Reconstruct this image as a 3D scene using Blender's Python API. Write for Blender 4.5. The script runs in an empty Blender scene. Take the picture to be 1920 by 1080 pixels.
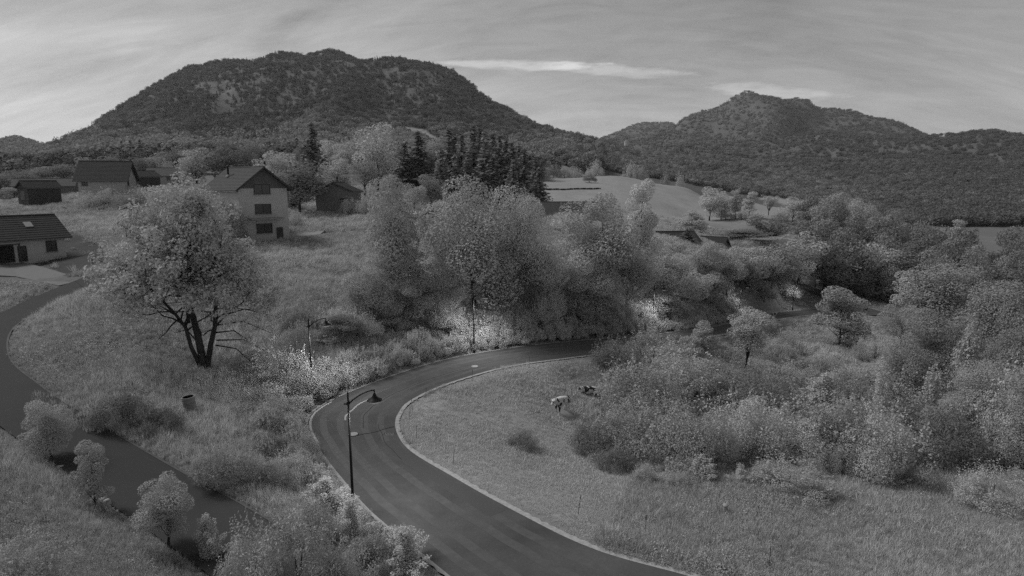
import bpy, bmesh, math, random
import numpy as np
from mathutils import Vector, Matrix, Euler

R = math.radians
scene = bpy.context.scene
COL = scene.collection

# ------------------------------------------------------------------ camera, sky, sun, exposure
F_PX, W_PX, H_PX, PITCH = 1144.0, 1920, 1080, R(9.7)
cam_data = bpy.data.cameras.new('camera')
cam_data.sensor_width = 36.0
cam_data.lens = 36.0 * F_PX / W_PX
cam_data.clip_start, cam_data.clip_end = 0.5, 30000
cam = bpy.data.objects.new('camera', cam_data)
COL.objects.link(cam)
cam.rotation_euler = (math.pi / 2 - PITCH, 0, 0)
scene.camera = cam

SUN_ELEV, SUN_AZ = R(50), R(-70)          # azimuth measured from +Y towards +X
world = bpy.data.worlds.new('World')
scene.world = world
world.use_nodes = True
def build_world():
    nt = world.node_tree
    nt.nodes.clear()
    N, L = nt.nodes.new, nt.links.new
    out = N('ShaderNodeOutputWorld'); bg = N('ShaderNodeBackground')
    sky = N('ShaderNodeTexSky'); sky.sky_type = 'NISHITA'; sky.sun_disc = False
    sky.sun_elevation = SUN_ELEV; sky.sun_rotation = SUN_AZ
    sky.altitude = 900; sky.air_density = 1.0; sky.dust_density = 1.0; sky.ozone_density = 1.0
    bw = N('ShaderNodeRGBToBW'); L(sky.outputs[0], bw.inputs[0])
    tc = N('ShaderNodeTexCoord')
    sep = N('ShaderNodeSeparateXYZ'); L(tc.outputs['Generated'], sep.inputs[0])
    def math_(op, a, b=None, c=None, clamp=False):
        n = N('ShaderNodeMath'); n.operation = op; n.use_clamp = clamp
        for i, v in enumerate((a, b, c)):
            if v is None: continue
            if isinstance(v, (int, float)): n.inputs[i].default_value = v
            else: L(v, n.inputs[i])
        return n.outputs[0]
    X, Y, Z = sep.outputs
    az = math_('ARCTAN2', X, Y)
    el = math_('ARCSINE', Z)
    # the high cloud sheet: long thin veils arching over the valley
    arch = math_('ADD', el, math_('MULTIPLY', math_('MULTIPLY', math_('SUBTRACT', az, 0.12), math_('SUBTRACT', az, 0.12)), 0.26))
    cmb = N('ShaderNodeCombineXYZ'); L(az, cmb.inputs[0]); L(arch, cmb.inputs[1])
    def veil(sx, sy, dist, det):
        mp = N('ShaderNodeMapping'); L(cmb.outputs[0], mp.inputs[0]); mp.inputs['Scale'].default_value = (sx, sy, 1)
        nz = N('ShaderNodeTexNoise'); L(mp.outputs[0], nz.inputs['Vector'])
        nz.inputs['Scale'].default_value = 1.0; nz.inputs['Detail'].default_value = det; nz.inputs['Roughness'].default_value = 0.6; nz.inputs['Distortion'].default_value = dist
        return nz.outputs[0]
    streak = math_('ADD', math_('MULTIPLY', math_('SUBTRACT', veil(2.0, 8, 1.1, 4), 0.5), 1.0), math_('MULTIPLY', math_('SUBTRACT', veil(7, 46, 1.4, 6), 0.5), 0.45))
    # two small bright cloud bars low over the hills
    cmb2 = N('ShaderNodeCombineXYZ'); L(az, cmb2.inputs[0]); L(el, cmb2.inputs[1])
    mp2 = N('ShaderNodeMapping'); L(cmb2.outputs[0], mp2.inputs[0]); mp2.inputs['Scale'].default_value = (14, 70, 1)
    nz2 = N('ShaderNodeTexNoise'); L(mp2.outputs[0], nz2.inputs['Vector']); nz2.inputs['Scale'].default_value = 1.0
    nz2.inputs['Detail'].default_value = 6; nz2.inputs['Roughness'].default_value = 0.6
    def bar(a0, e0, wa, we, tilt, amp):
        da = math_('DIVIDE', math_('SUBTRACT', az, a0), wa)
        de = math_('DIVIDE', math_('SUBTRACT', math_('SUBTRACT', el, e0), math_('MULTIPLY', math_('SUBTRACT', az, a0), tilt)), we)
        r2 = math_('ADD', math_('MULTIPLY', da, da), math_('MULTIPLY', de, de))
        m = math_('SUBTRACT', 1.0, math_('ADD', r2, math_('MULTIPLY', math_('SUBTRACT', nz2.outputs[0], 0.5), 3.4)))
        return math_('MULTIPLY', math_('MULTIPLY', m, 1.2, clamp=True), amp)
    def azel(px_, py_):
        xc, yc = (px_ - 960) / F_PX, (540 - py_) / F_PX
        v = Vector((xc, math.cos(PITCH) + yc * math.sin(PITCH), -math.sin(PITCH) + yc * math.cos(PITCH))).normalized()
        return math.atan2(v.x, v.y), math.asin(v.z)
    a1, e1 = azel(960, 122); a2, e2 = azel(1150, 132); a3, e3 = azel(1440, 172)
    bars = math_('ADD', math_('ADD', bar(a1, e1, 0.15, 0.0085, -0.02, 0.20), bar(a2, e2, 0.12, 0.010, -0.10, 0.17)), bar(a3, e3, 0.10, 0.012, -0.14, 0.15))
    base = math_('MULTIPLY', bw.outputs[0], SKY_GAIN)
    lum = math_('ADD', math_('MULTIPLY', base, math_('ADD', math_('MULTIPLY', streak, 1.05), 1.02)), math_('MULTIPLY', bars, 1.0 / SKY_STRENGTH))
    cc = N('ShaderNodeCombineColor')
    for i in range(3): L(lum, cc.inputs[i])
    L(cc.outputs[0], bg.inputs[0]); bg.inputs[1].default_value = SKY_STRENGTH
    L(bg.outputs[0], out.inputs[0])
SKY_STRENGTH, SKY_GAIN = 0.096, 1.0
build_world()

sun_data = bpy.data.lights.new('sun', 'SUN')
sun_data.energy, sun_data.angle, sun_data.color = 2.0, R(20), (1, 1, 1)
sun = bpy.data.objects.new('sun', sun_data); COL.objects.link(sun)
_d = Vector((math.sin(SUN_AZ) * math.cos(SUN_ELEV), math.cos(SUN_AZ) * math.cos(SUN_ELEV), math.sin(SUN_ELEV)))
sun.rotation_euler = _d.to_track_quat('Z', 'Y').to_euler()
LAMP_W = 1050.0

scene.view_settings.view_transform = 'Standard'
scene.view_settings.look = 'None'
scene.view_settings.exposure = 0.05
scene.view_settings.gamma = 1.0
scene.view_settings.use_curve_mapping = False
scene.render.engine = 'CYCLES'
scene.cycles.max_bounces = 6
scene.cycles.diffuse_bounces = 3
scene.cycles.transparent_max_bounces = 8
scene.cycles.use_denoising = False
scene.cycles.sample_clamp_indirect = 2.0

rng = np.random.default_rng(7)
rnd = random.Random(11)

# ------------------------------------------------------------------ helpers
def ray(px, py):
    """pixel of the photograph -> (x/Y, z/Y) of the sight line from the camera at the origin"""
    xc, yc = (px - 960) / F_PX, (540 - py) / F_PX
    dy = math.cos(PITCH) + yc * math.sin(PITCH)
    return xc / dy, (-math.sin(PITCH) + yc * math.cos(PITCH)) / dy
def to_px(u, s):
    den = math.cos(PITCH) - s * math.sin(PITCH)
    return 960 + F_PX * u / den, 540 - F_PX * (s * math.cos(PITCH) + math.sin(PITCH)) / den
def Pz(px, py, z):
    u, s = ray(px, py); Y = z / s
    return Vector((u * Y, Y, z))
def PY(px, py, Y):
    u, s = ray(px, py)
    return Vector((u * Y, Y, s * Y))

def tag(o, label=None, cat=None, group=None, kind=None):
    if label: o['label'] = label
    if cat: o['category'] = cat
    if group: o['group'] = group
    if kind: o['kind'] = kind
    return o
def empty(name, loc, label, cat, group=None, rz=0.0):
    o = bpy.data.objects.new(name, None); COL.objects.link(o)
    o.location = loc; o.rotation_euler = (0, 0, rz); o.empty_display_size = 0.2
    return tag(o, label, cat, group)
def mesh_np(name, verts, faces, mat=None, smooth=False):
    """verts (n,3), faces (m,k) arrays -> mesh"""
    me = bpy.data.meshes.new(name)
    verts = np.asarray(verts, np.float32); faces = np.asarray(faces, np.int32)
    me.vertices.add(len(verts)); me.vertices.foreach_set('co', verts.ravel())
    m, k = faces.shape
    me.loops.add(m * k); me.loops.foreach_set('vertex_index', faces.ravel())
    me.polygons.add(m); me.polygons.foreach_set('loop_start', np.arange(0, m * k, k, dtype=np.int32))
    if smooth: me.polygons.foreach_set('use_smooth', np.ones(m, bool))
    me.update(calc_edges=True); me.validate()
    if mat: me.materials.append(mat)
    return me
def link(name, me, parent=None):
    o = bpy.data.objects.new(name, me); COL.objects.link(o)
    if parent: o.parent = parent
    return o
class MB:
    """collects boxes, tubes and lathes into one bmesh"""
    def __init__(self): self.bm = bmesh.new()
    def box(self, c, s, rot=None, bevel=0):
        r = bmesh.ops.create_cube(self.bm, size=1.0)
        M = Matrix.Translation(c) @ (rot.to_4x4() if rot else Matrix.Identity(4)) @ Matrix.Diagonal((*s, 1))
        bmesh.ops.transform(self.bm, matrix=M, verts=r['verts'])
        if bevel:
            es = list({e for v in r['verts'] for e in v.link_edges})
            bmesh.ops.bevel(self.bm, geom=es, offset=bevel, segments=1, affect='EDGES')
        return self
    def tube(self, pts, radii, seg=8, cap=True):
        rings = []
        pts = [Vector(p) for p in pts]
        up0 = None
        for i, p in enumerate(pts):
            t = (pts[min(i + 1, len(pts) - 1)] - pts[max(i - 1, 0)]).normalized()
            a = t.cross(Vector((0.13, 0.97, 0.2)))
            if a.length < 0.2: a = t.cross(Vector((1, 0, 0)))
            a.normalize(); b = t.cross(a)
            rings.append([self.bm.verts.new(p + (a * math.cos(2 * math.pi * k / seg) + b * math.sin(2 * math.pi * k / seg)) * radii[i]) for k in range(seg)])
        for r0, r1 in zip(rings, rings[1:]):
            for k in range(seg):
                self.bm.faces.new((r0[k], r0[(k + 1) % seg], r1[(k + 1) % seg], r1[k]))
        if cap:
            self.bm.faces.new(rings[0][::-1]); self.bm.faces.new(rings[-1])
        return self
    def lathe(self, prof, seg=16, c=(0, 0, 0)):
        c = Vector(c)
        rings = [[self.bm.verts.new(c + Vector((r * math.cos(2 * math.pi * k / seg), r * math.sin(2 * math.pi * k / seg), z))) for k in range(seg)] for r, z in prof]
        for r0, r1 in zip(rings, rings[1:]):
            for k in range(seg):
                self.bm.faces.new((r0[k], r0[(k + 1) % seg], r1[(k + 1) % seg], r1[k]))
        return self
    def poly(self, pts):
        self.bm.faces.new([self.bm.verts.new(p) for p in pts]); return self
    def prism(self, outline, vec):
        v0 = [self.bm.verts.new(p) for p in outline]; v1 = [self.bm.verts.new(Vector(p) + Vector(vec)) for p in outline]
        n = len(v0)
        self.bm.faces.new(v0[::-1]); self.bm.faces.new(v1)
        for i in range(n): self.bm.faces.new((v0[i], v0[(i + 1) % n], v1[(i + 1) % n], v1[i]))
        return self
    def mesh(self, name, mat, smooth=False):
        bmesh.ops.recalc_face_normals(self.bm, faces=self.bm.faces)
        me = bpy.data.meshes.new(name); self.bm.to_mesh(me); self.bm.free()
        if mat: me.materials.append(mat)
        if smooth:
            for p in me.polygons: p.use_smooth = True
        return me
    def build(self, name, mat, parent=None, smooth=False, loc=None):
        o = link(name, self.mesh(name, mat, smooth), parent)
        if loc is not None: o.location = loc
        return o

# ------------------------------------------------------------------ materials (the camera sees near infrared, so everything is a grey)
def material(name, alb, rough=0.9, noise=0.0, scale=4.0, detail=5, spec=0.2, rand_obj=0.0, rand_island=0.0, metallic=0.0, stretch=None, attr=None, bump=0.0, coord='Object', noise2=None):
    m = bpy.data.materials.new(name); m.use_nodes = True
    nt = m.node_tree; b = nt.nodes['Principled BSDF']; N, L = nt.nodes.new, nt.links.new
    b.inputs['Roughness'].default_value = rough; b.inputs['Metallic'].default_value = metallic
    b.inputs['Specular IOR Level'].default_value = spec
    def mth(op, a, c):
        n = N('ShaderNodeMath'); n.operation = op
        for i, v in enumerate((a, c)):
            if isinstance(v, (int, float)): n.inputs[i].default_value = v
            else: L(v, n.inputs[i])
        return n.outputs[0]
    if attr:
        a = N('ShaderNodeAttribute'); a.attribute_name = attr; val = a.outputs['Fac']
    else:
        v = N('ShaderNodeValue'); v.outputs[0].default_value = alb; val = v.outputs[0]
    tc = N('ShaderNodeTexCoord'); co = tc.outputs[coord]
    def nz(sc, dt, st=None):
        c = co
        if st:
            mp = N('ShaderNodeMapping'); mp.inputs['Scale'].default_value = st; L(co, mp.inputs[0]); c = mp.outputs[0]
        n = N('ShaderNodeTexNoise'); n.inputs['Scale'].default_value = sc; n.inputs['Detail'].default_value = dt
        n.inputs['Roughness'].default_value = 0.65; L(c, n.inputs['Vector']); return n.outputs[0]
    nn = None
    if noise or bump:
        nn = nz(scale, detail, stretch)
    if noise: val = mth('MULTIPLY', val, mth('ADD', mth('MULTIPLY', mth('SUBTRACT', nn, 0.5), noise * 4), 1.0))
    if noise2: val = mth('MULTIPLY', val, mth('ADD', mth('MULTIPLY', mth('SUBTRACT', nz(noise2[1], 3), 0.5), noise2[0] * 4), 1.0))
    if rand_obj:
        oi = N('ShaderNodeObjectInfo'); val = mth('MULTIPLY', val, mth('ADD', mth('MULTIPLY', mth('SUBTRACT', oi.outputs['Random'], 0.5), rand_obj * 2), 1.0))
    if rand_island:
        g = N('ShaderNodeNewGeometry'); val = mth('MULTIPLY', val, mth('ADD', mth('MULTIPLY', mth('SUBTRACT', g.outputs['Random Per Island'], 0.5), rand_island * 2), 1.0))
    val = mth('MAXIMUM', val, 0.005)
    cc = N('ShaderNodeCombineColor')
    for i in range(3): L(val, cc.inputs[i])
    L(cc.outputs[0], b.inputs['Base Color'])
    if bump:
        bp = N('ShaderNodeBump'); bp.inputs['Strength'].default_value = bump; L(nn, bp.inputs['Height']); L(bp.outputs[0], b.inputs['Normal'])
    return m
def leaf_material(name, alb, rand_obj, rand_island, trans=0.24):
    m = bpy.data.materials.new(name); m.use_nodes = True
    nt = m.node_tree; nt.nodes.clear(); N, L = nt.nodes.new, nt.links.new
    oi, g = N('ShaderNodeObjectInfo'), N('ShaderNodeNewGeometry')
    def mth(op, a, b, c=None):
        n = N('ShaderNodeMath'); n.operation = op
        for i, v in enumerate((a, b, c)):
            if v is None: continue
            if isinstance(v, (int, float)): n.inputs[i].default_value = v
            else: L(v, n.inputs[i])
        return n.outputs[0]
    v = mth('MULTIPLY', mth('MULTIPLY_ADD', oi.outputs['Random'], 2 * rand_obj, 1 - rand_obj), mth('MULTIPLY_ADD', g.outputs['Random Per Island'], 2 * rand_island, 1 - rand_island))
    v = mth('MULTIPLY', v, alb)
    cc = N('ShaderNodeCombineColor')
    for i in range(3): L(v, cc.inputs[i])
    d, t, mx, out = N('ShaderNodeBsdfDiffuse'), N('ShaderNodeBsdfTranslucent'), N('ShaderNodeMixShader'), N('ShaderNodeOutputMaterial')
    L(cc.outputs[0], d.inputs[0]); L(cc.outputs[0], t.inputs[0]); mx.inputs[0].default_value = trans
    L(d.outputs[0], mx.inputs[1]); L(t.outputs[0], mx.inputs[2]); L(mx.outputs[0], out.inputs[0])
    return m
M = {}
M['ground'] = material('ground_soil', 0.1, noise=0.22, scale=0.9, detail=8, attr='tone', noise2=(0.12, 0.06))
M['hills'] = material('hill_soil', 0.1, noise=0.25, scale=0.03, detail=9, attr='tone', noise2=(0.15, 0.008))
M['asphalt'] = material('asphalt', 0.088, rough=0.8, noise=0.16, scale=9, detail=9, noise2=(0.26, 0.35), spec=0.1)
M['worn'] = material('worn_asphalt', 0.096, rough=0.75, noise=0.2, scale=2.2, detail=8)
M['stain'] = material('stained_asphalt', 0.082, rough=0.7, noise=0.3, scale=1.6, detail=8)
M['old_asphalt'] = material('lane_asphalt', 0.046, rough=0.85, noise=0.08, scale=9, detail=8, noise2=(0.10, 0.3))
M['patch'] = material('patched_asphalt', 0.078, rough=0.8, noise=0.10, scale=14)
M['seam'] = material('bitumen_seam', 0.03, rough=0.6)
M['gravel'] = material('pale_gravel', 0.36, noise=0.35, scale=5, detail=8)
M['paint'] = material('road_paint', 0.45, noise=0.2, scale=3)
M['apron'] = material('concrete_apron', 0.19, noise=0.1, scale=1.5, detail=7)
M['concrete'] = material('concrete', 0.28, noise=0.12, scale=3, detail=7)
M['cast'] = material('pale_cast_iron', 0.33, noise=0.1, scale=9, rough=0.6)
M['leaf'] = leaf_material('leaves', 0.52, .2, .07)
M['leaf_pale'] = leaf_material('pale_leaves', .56, .2, .07)
M['leaf_dark'] = leaf_material('dark_leaves', .28, .2, .07)
M['leaf_mid'] = leaf_material('mid_leaves', .38, .2, .07)
M['needle'] = leaf_material('needles', 0.21, 0.15, 0.2)
M['grass_dry'] = leaf_material('dry_grass_stalks', .68, .1, .15)
M['grass_dark'] = leaf_material('dark_weeds', .36, .12, .15)
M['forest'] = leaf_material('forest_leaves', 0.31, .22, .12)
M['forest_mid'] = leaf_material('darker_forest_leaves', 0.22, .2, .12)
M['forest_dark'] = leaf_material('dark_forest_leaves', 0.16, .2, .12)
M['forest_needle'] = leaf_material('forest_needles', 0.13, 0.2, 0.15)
M['grass'] = leaf_material('grass_blades', 0.62, 0.12, 0.15)
M['grass_tall'] = leaf_material('tall_grass_blades', 0.5, 0.16, 0.18)
M['bark'] = material('bark', 0.045, noise=0.3, scale=6, stretch=(1, 1, 0.2), bump=0.4)
M['black_metal'] = material('black_lamp_metal', 0.012, rough=0.5, spec=0.2)
M['metal'] = material('grey_metal', 0.2, rough=0.5, noise=0.08, scale=6)
M['wood'] = material('weathered_wood', 0.12, noise=0.25, scale=4, stretch=(1, 1, 0.15))
M['wood_dark'] = material('dark_timber', 0.06, noise=0.25, scale=3, stretch=(4, 4, 0.3))
M['tile'] = material('roof_tiles', 0.075, noise=0.25, scale=2.2, detail=7, rough=0.85)
M['tile_dark'] = material('dark_roof_tiles', 0.045, noise=0.22, scale=2.0, detail=7, rough=0.85)
M['tile_light'] = material('worn_roof_tiles', 0.11, noise=0.25, scale=2.0, detail=7, rough=0.85)
M['plaster'] = material('pale_plaster', 0.46, noise=0.08, scale=1.2, detail=6)
M['plaster_grey'] = material('grey_plaster', 0.17, noise=0.10, scale=1.2, detail=6)
M['plaster_white'] = material('white_plaster', 0.36, noise=0.06, scale=1.2)
M['glass'] = material('window_glass', 0.02, rough=0.15, spec=0.5)
M['frame'] = material('window_frame', 0.16, noise=0.05)
M['frame_dark'] = material('dark_window_frame', 0.06, noise=0.05)
M['white'] = material('white_paint', 0.6, noise=0.05, rough=0.5)
M['rock'] = material('pale_rock', 0.42, noise=0.25, scale=5, detail=7, bump=0.4)
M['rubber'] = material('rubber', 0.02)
M['wire'] = material('fence_wire', 0.25, rough=0.5)

# ------------------------------------------------------------------ the lie of the land
ROAD = [  # outer edge px, inner edge px, height
    ((1010, 1215), (1560, 1165), -15.4), ((850, 1080), (1262, 1080), -15.8), ((770, 1015), (1102, 1032), -16.0),
    ((690, 950), (955, 958), -16.3), ((637, 890), (838, 890), -16.6), ((598, 840), (764, 842), -16.8), ((576, 802), (742, 796), -16.9),
    ((588, 771), (757, 763), -16.9), ((640, 741), (802, 735), -16.8), ((740, 703), (875, 707), -16.7), ((850, 672), (965, 683), -16.8),
    ((980, 652), (1080, 666), -17.3), ((1130, 637), (1190, 652), -18.3), ((1260, 623), (1290, 638), -20.2), ((1360, 607), (1385, 622), -22.8),
    ((1440, 587), (1448, 603), -25.6), ((1530, 579), (1532, 591), -27.4), ((1625, 578), (1640, 590), -28.6)]
LANE = [  # centre px, height, half width
    ((600, 1130), -16.2, 1.85), ((418, 1000), -15.5, 1.85), ((255, 900), -15.0, 1.8), ((100, 800), -14.0, 1.8), ((12, 738), -13.5, 1.85),
    ((-45, 680), -13.0, 1.9), ((-30, 622), -12.5, 1.9), ((48, 580), -12.0, 1.6), ((108, 550), -11.5, 1.5), ((205, 511), -10.6, 1.4), ((300, 486), -9.9, 1.4),
    ((400, 466), -9.3, 1.4), ((500, 451), -8.8, 1.4), ((610, 437), -8.4, 1.4)]
CROSS = [((1470, 522), -26.6, 2.6), ((1545, 553), -27.3, 2.6), ((1600, 573), -28.2, 2.6), ((1655, 588), -29.0, 2.6), ((1720, 602), -29.8, 2.6), ((1850, 628), -30.8, 2.6)]
def catmull(P, n):
    P = [np.array(p, float) for p in P]
    P = [2 * P[0] - P[1]] + P + [2 * P[-1] - P[-2]]
    out = []
    for i in range(1, len(P) - 2):
        for t in np.linspace(0, 1, n, endpoint=False):
            a, b, c, d = P[i - 1:i + 3]
            out.append(0.5 * (2 * b + (c - a) * t + (2 * a - 5 * b + 4 * c - d) * t * t + (3 * b - a - 3 * c + d) * t ** 3))
    out.append(P[-2]); return np.array(out)
road_out = catmull([Pz(*o, z) for o, i, z in ROAD], 12)
road_in = catmull([Pz(*i, z) for o, i, z in ROAD], 12)
road_mid = (road_out + road_in) / 2
road_hw = np.array([min(np.linalg.norm(road_out[:, :2] - q[:2], axis=1).min(), np.linalg.norm(road_in[:, :2] - q[:2], axis=1).min()) for q in road_mid])
road_nrm = np.gradient(road_mid, axis=0); road_nrm = np.stack([road_nrm[:, 1], -road_nrm[:, 0], 0 * road_hw], 1); road_nrm /= np.linalg.norm(road_nrm, axis=1)[:, None]   # towards the inside of the bend
def ribbon(spec, n=10):
    c = catmull([Pz(*p, z) for p, z, w in spec], n)
    w = catmull([(w, 0, 0) for p, z, w in spec], n)[:, 0]
    t = np.gradient(c, axis=0); nrm = np.stack([-t[:, 1], t[:, 0], 0 * t[:, 0]], 1); nrm /= np.linalg.norm(nrm, axis=1)[:, None]
    return c, w, c + nrm * w[:, None], c - nrm * w[:, None]
def _side(e): return np.array([np.linalg.norm(e[:, :2] - q[:2], axis=1).min() for q in road_mid])[:, None]
for _ in range(3):
    road_nrm[1:-1] = (road_nrm[:-2] + road_nrm[1:-1] + road_nrm[2:]) / 3
road_nrm /= np.linalg.norm(road_nrm, axis=1)[:, None]
wo_, wi_ = _side(road_out), _side(road_in)
for _ in range(4):
    for w_ in (wo_, wi_): w_[1:-1] = (w_[:-2] + w_[1:-1] + w_[2:]) / 3
_wd = 1 + 0.4 * np.clip((np.arange(len(road_mid)) - 125) / 40, 0, 1)[:, None]
road_out, road_in = road_mid - road_nrm * wo_ * _wd, road_mid + road_nrm * wi_ * _wd
road_mid = (road_out + road_in) / 2; road_hw = np.linalg.norm(road_out - road_in, axis=1) / 2
lane_c, lane_w, lane_l, lane_r = ribbon(LANE)
cross_c, cross_w, cross_l, cross_r = ribbon(CROSS)

CTRL_Z = [  # pixel, height of the ground there
    (0, 1079, -13.2), (200, 1079, -14.2), (0, 850, -13), (-300, 1000, -11.5), (-350, 760, -11.5), (-400, 600, -11), (250, 650, -13.2), (100, 640, -12.8), (250, 560, -11.6),
    (600, 560, -12.3), (600, 480, -10.3), (480, 520, -11), (500, 620, -14.2), (385, 695, -15.0), (358, 775, -15.3), (540, 740, -16.2), (420, 780, -15.5), (520, 860, -16.2),
    (700, 500, -11), (700, 600, -14.2), (750, 440, -8.5), (640, 392, -5.5), (765, 408, -6.6), (150, 376, -4.2), (300, 400, -6.2), (0, 382, -4.8), (60, 425, -7.8), (200, 440, -8.5),
    (0, 520, -11), (50, 492, -10.5), (850, 600, -14.8), (1000, 588, -15.2), (900, 520, -12.3), (1100, 560, -15.2), (1150, 500, -13), (1250, 480, -13.2), (1340, 560, -21), (1330, 500, -16),
    (1450, 540, -23), (1450, 505, -19), (1530, 510, -23.5), (1200, 420, -10), (1000, 420, -9), (1050, 408, -7.6), (1050, 770, -19.0), (1105, 735, -19.3), (1000, 900, -17.8), (1200, 1000, -16.8),
    (1360, 960, -17.5), (1600, 1079, -17), (1900, 1079, -18), (2300, 1079, -19), (1300, 850, -19.5), (1600, 900, -20.5), (1900, 850, -23), (2300, 850, -26), (1200, 700, -20.3), (1400, 680, -23),
    (1460, 630, -25.6), (1600, 650, -27), (1600, 610, -28), (1750, 650, -29), (1900, 650, -30.5), (1700, 620, -29), (1850, 660, -30.5), (2300, 650, -33), (900, 780, -17.6), (820, 830, -17.2)]
CTRL_Y = [  # pixel, distance
    (1500, 200, 2380), (1468, 222, 2060), (1445, 246, 1880), (1425, 268, 1740), (1510, 240, 2280), (1485, 262, 2050), (1560, 235, 2300), (1340, 238, 2300), (1385, 248, 2080), (1640, 255, 2050),
    (1180, 334, 362), (1300, 357, 345), (1350, 366, 340), (1400, 376, 335), (1480, 391, 328), (1350, 378, 290), (1400, 388, 280), (1450, 398, 268), (1290, 372, 280), (1350, 392, 450), (1400, 400, 450), (1300, 376, 450), (1480, 412, 450), (1240, 362, 450), (1180, 352, 450),
    (1320, 424, 186), (1450, 424, 200), (1545, 436, 200), (1350, 452, 168), (1440, 462, 165), (1520, 462, 172),
    (1030, 380, 196), (1030, 336, 330), (1130, 331, 360), (1240, 347, 350), (1450, 389, 330), (1320, 370, 340), (1240, 400, 200), (1400, 430, 190), (1520, 434, 200), (1310, 415, 210), (1120, 370, 220),
    (1130, 356, 440), (1300, 385, 430), (1450, 425, 430), (1700, 418, 420), (1900, 442, 330), (1700, 440, 300), (1900, 470, 260), (1800, 482, 220), (1650, 472, 220), (1600, 520, 175), (1750, 560, 165), (1900, 565, 160),
    (1700, 385, 560), (1900, 402, 450), (1600, 340, 850), (1800, 335, 800), (1900, 332, 800), (1450, 330, 900), (1250, 320, 800), (1400, 300, 1150), (1150, 300, 800), (1050, 300, 620), (2300, 400, 450), (2300, 330, 800), (2300, 480, 200),
    (1440, 278, 1700), (1300, 272, 1800), (1600, 274, 1500), (1700, 284, 1250), (1850, 290, 1150), (1470, 225, 2100), (1430, 262, 1850), (1530, 255, 2000),
    (300, 262, 700), (600, 225, 800), (900, 250, 950), (600, 300, 420), (300, 312, 330), (60, 335, 380), (20, 322, 900), (1000, 292, 700), (850, 305, 450), (500, 348, 200), (700, 345, 200), (850, 350, 210), (200, 345, 190), (0, 345, 220), (-300, 330, 350), (-300, 380, 130),
    (420, 190, 1020), (700, 170, 1050), (800, 240, 800), (500, 262, 600), (170, 290, 520), (950, 275, 800), (380, 150, 1150)]
RIDGES = [
    ([(40, 318), (75, 304), (100, 295), (130, 279), (200, 230), (270, 184), (350, 134), (400, 118), (430, 112), (460, 114), (500, 104), (525, 101), (550, 108), (600, 103), (650, 104), (690, 113), (750, 120), (800, 126), (850, 146),
      (900, 175), (950, 205), (1000, 237), (1040, 256), (1080, 269), (1130, 280)], 1300),
    ([(-500, 285), (-250, 270), (-60, 272), (0, 270), (35, 266), (65, 273), (95, 286), (125, 296)], 2300),
    ([(1080, 266), (1110, 268), (1135, 264), (1160, 248), (1190, 238), (1215, 232), (1245, 232)], 3600),
    ([(1225, 258), (1262, 240), (1275, 226), (1300, 213), (1330, 209), (1365, 196), (1385, 183), (1402, 178), (1425, 184), (1450, 187), (1480, 188), (1515, 197), (1545, 207), (1600, 215), (1640, 227), (1680, 232), (1715, 244), (1748, 264)], 2500),
    ([(1765, 270), (1800, 272), (1840, 263), (1880, 257), (1900, 262), (1930, 266), (2000, 258), (2200, 240), (2500, 235)], 1500)]
LK = 0.36
ctrl = []
for px, py, z in CTRL_Z: ctrl.append(tuple(Pz(px, py, z)))
for px, py, Y in CTRL_Y: ctrl.append(tuple(PY(px, py, Y)))
for pts, Y in RIDGES:
    for px, py in pts:
        p = PY(px, py, Y); ctrl.append(tuple(p))
        q = PY(px, py + 26, Y * 1.16); ctrl.append(tuple(q))
for e in (road_out, road_in): ctrl += [tuple(p) for p in e[::8]]
ctrl += [tuple(p) for p in lane_c[::7]] + [tuple(p) for p in cross_c[::8]]
ctrl += [(-12, 9, -14.2), (0, 9, -14.8), (12, 9, -15.5)]
ctrl = np.array(ctrl)
cu, cl, cs = ctrl[:, 0] / ctrl[:, 1], np.log(ctrl[:, 1]) * LK, ctrl[:, 2] / ctrl[:, 1]
def kern(du, dl): return np.sqrt(du * du + dl * dl + 0.0007)
A = kern(cu[:, None] - cu[None], cl[:, None] - cl[None])
n = len(cu)
A2 = np.zeros((n + 1, n + 1)); A2[:n, :n] = A + np.eye(n) * -0.0004; A2[:n, n] = A2[n, :n] = 1
wts = np.linalg.solve(A2, np.append(cs, 0))
def rbf(u, l):
    out = np.empty(u.shape); uf, lf, of = u.ravel(), l.ravel(), out.ravel()
    for i in range(0, len(uf), 20000):
        of[i:i + 20000] = kern(uf[i:i + 20000, None] - cu, lf[i:i + 20000, None] - cl) @ wts[:n] + wts[n]
    return of.reshape(u.shape)

def vnoise(x, y, seed):
    """smooth value noise on arrays"""
    r = np.random.default_rng(seed).random((256, 256))
    xi, yi = np.floor(x).astype(int), np.floor(y).astype(int); fx, fy = x - xi, y - yi
    fx, fy = fx * fx * (3 - 2 * fx), fy * fy * (3 - 2 * fy)
    g = lambda a, b: r[a % 256, b % 256]
    return (g(xi, yi) * (1 - fx) + g(xi + 1, yi) * fx) * (1 - fy) + (g(xi, yi + 1) * (1 - fx) + g(xi + 1, yi + 1) * fx) * fy
def fbm(x, y, seed, o=4):
    return sum(vnoise(x * 2 ** k, y * 2 ** k, seed + k) * 0.5 ** k for k in range(o)) / 2 - 0.5 + 0.03

NU, NL1, NL2 = 470, 330, 170
U = np.linspace(-1.45, 1.45, NU)
YSPLIT = 300.0
Lr = np.concatenate([np.linspace(math.log(8.5), math.log(YSPLIT), NL1, endpoint=False), np.linspace(math.log(YSPLIT), math.log(4600), NL2)])
gu, gl = np.meshgrid(U, Lr)
SG = rbf(gu, gl * LK)
YG = np.exp(gl); XG = gu * YG; ZG = SG * YG
far = np.clip((YG - 420) / 500, 0, 1)
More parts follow.
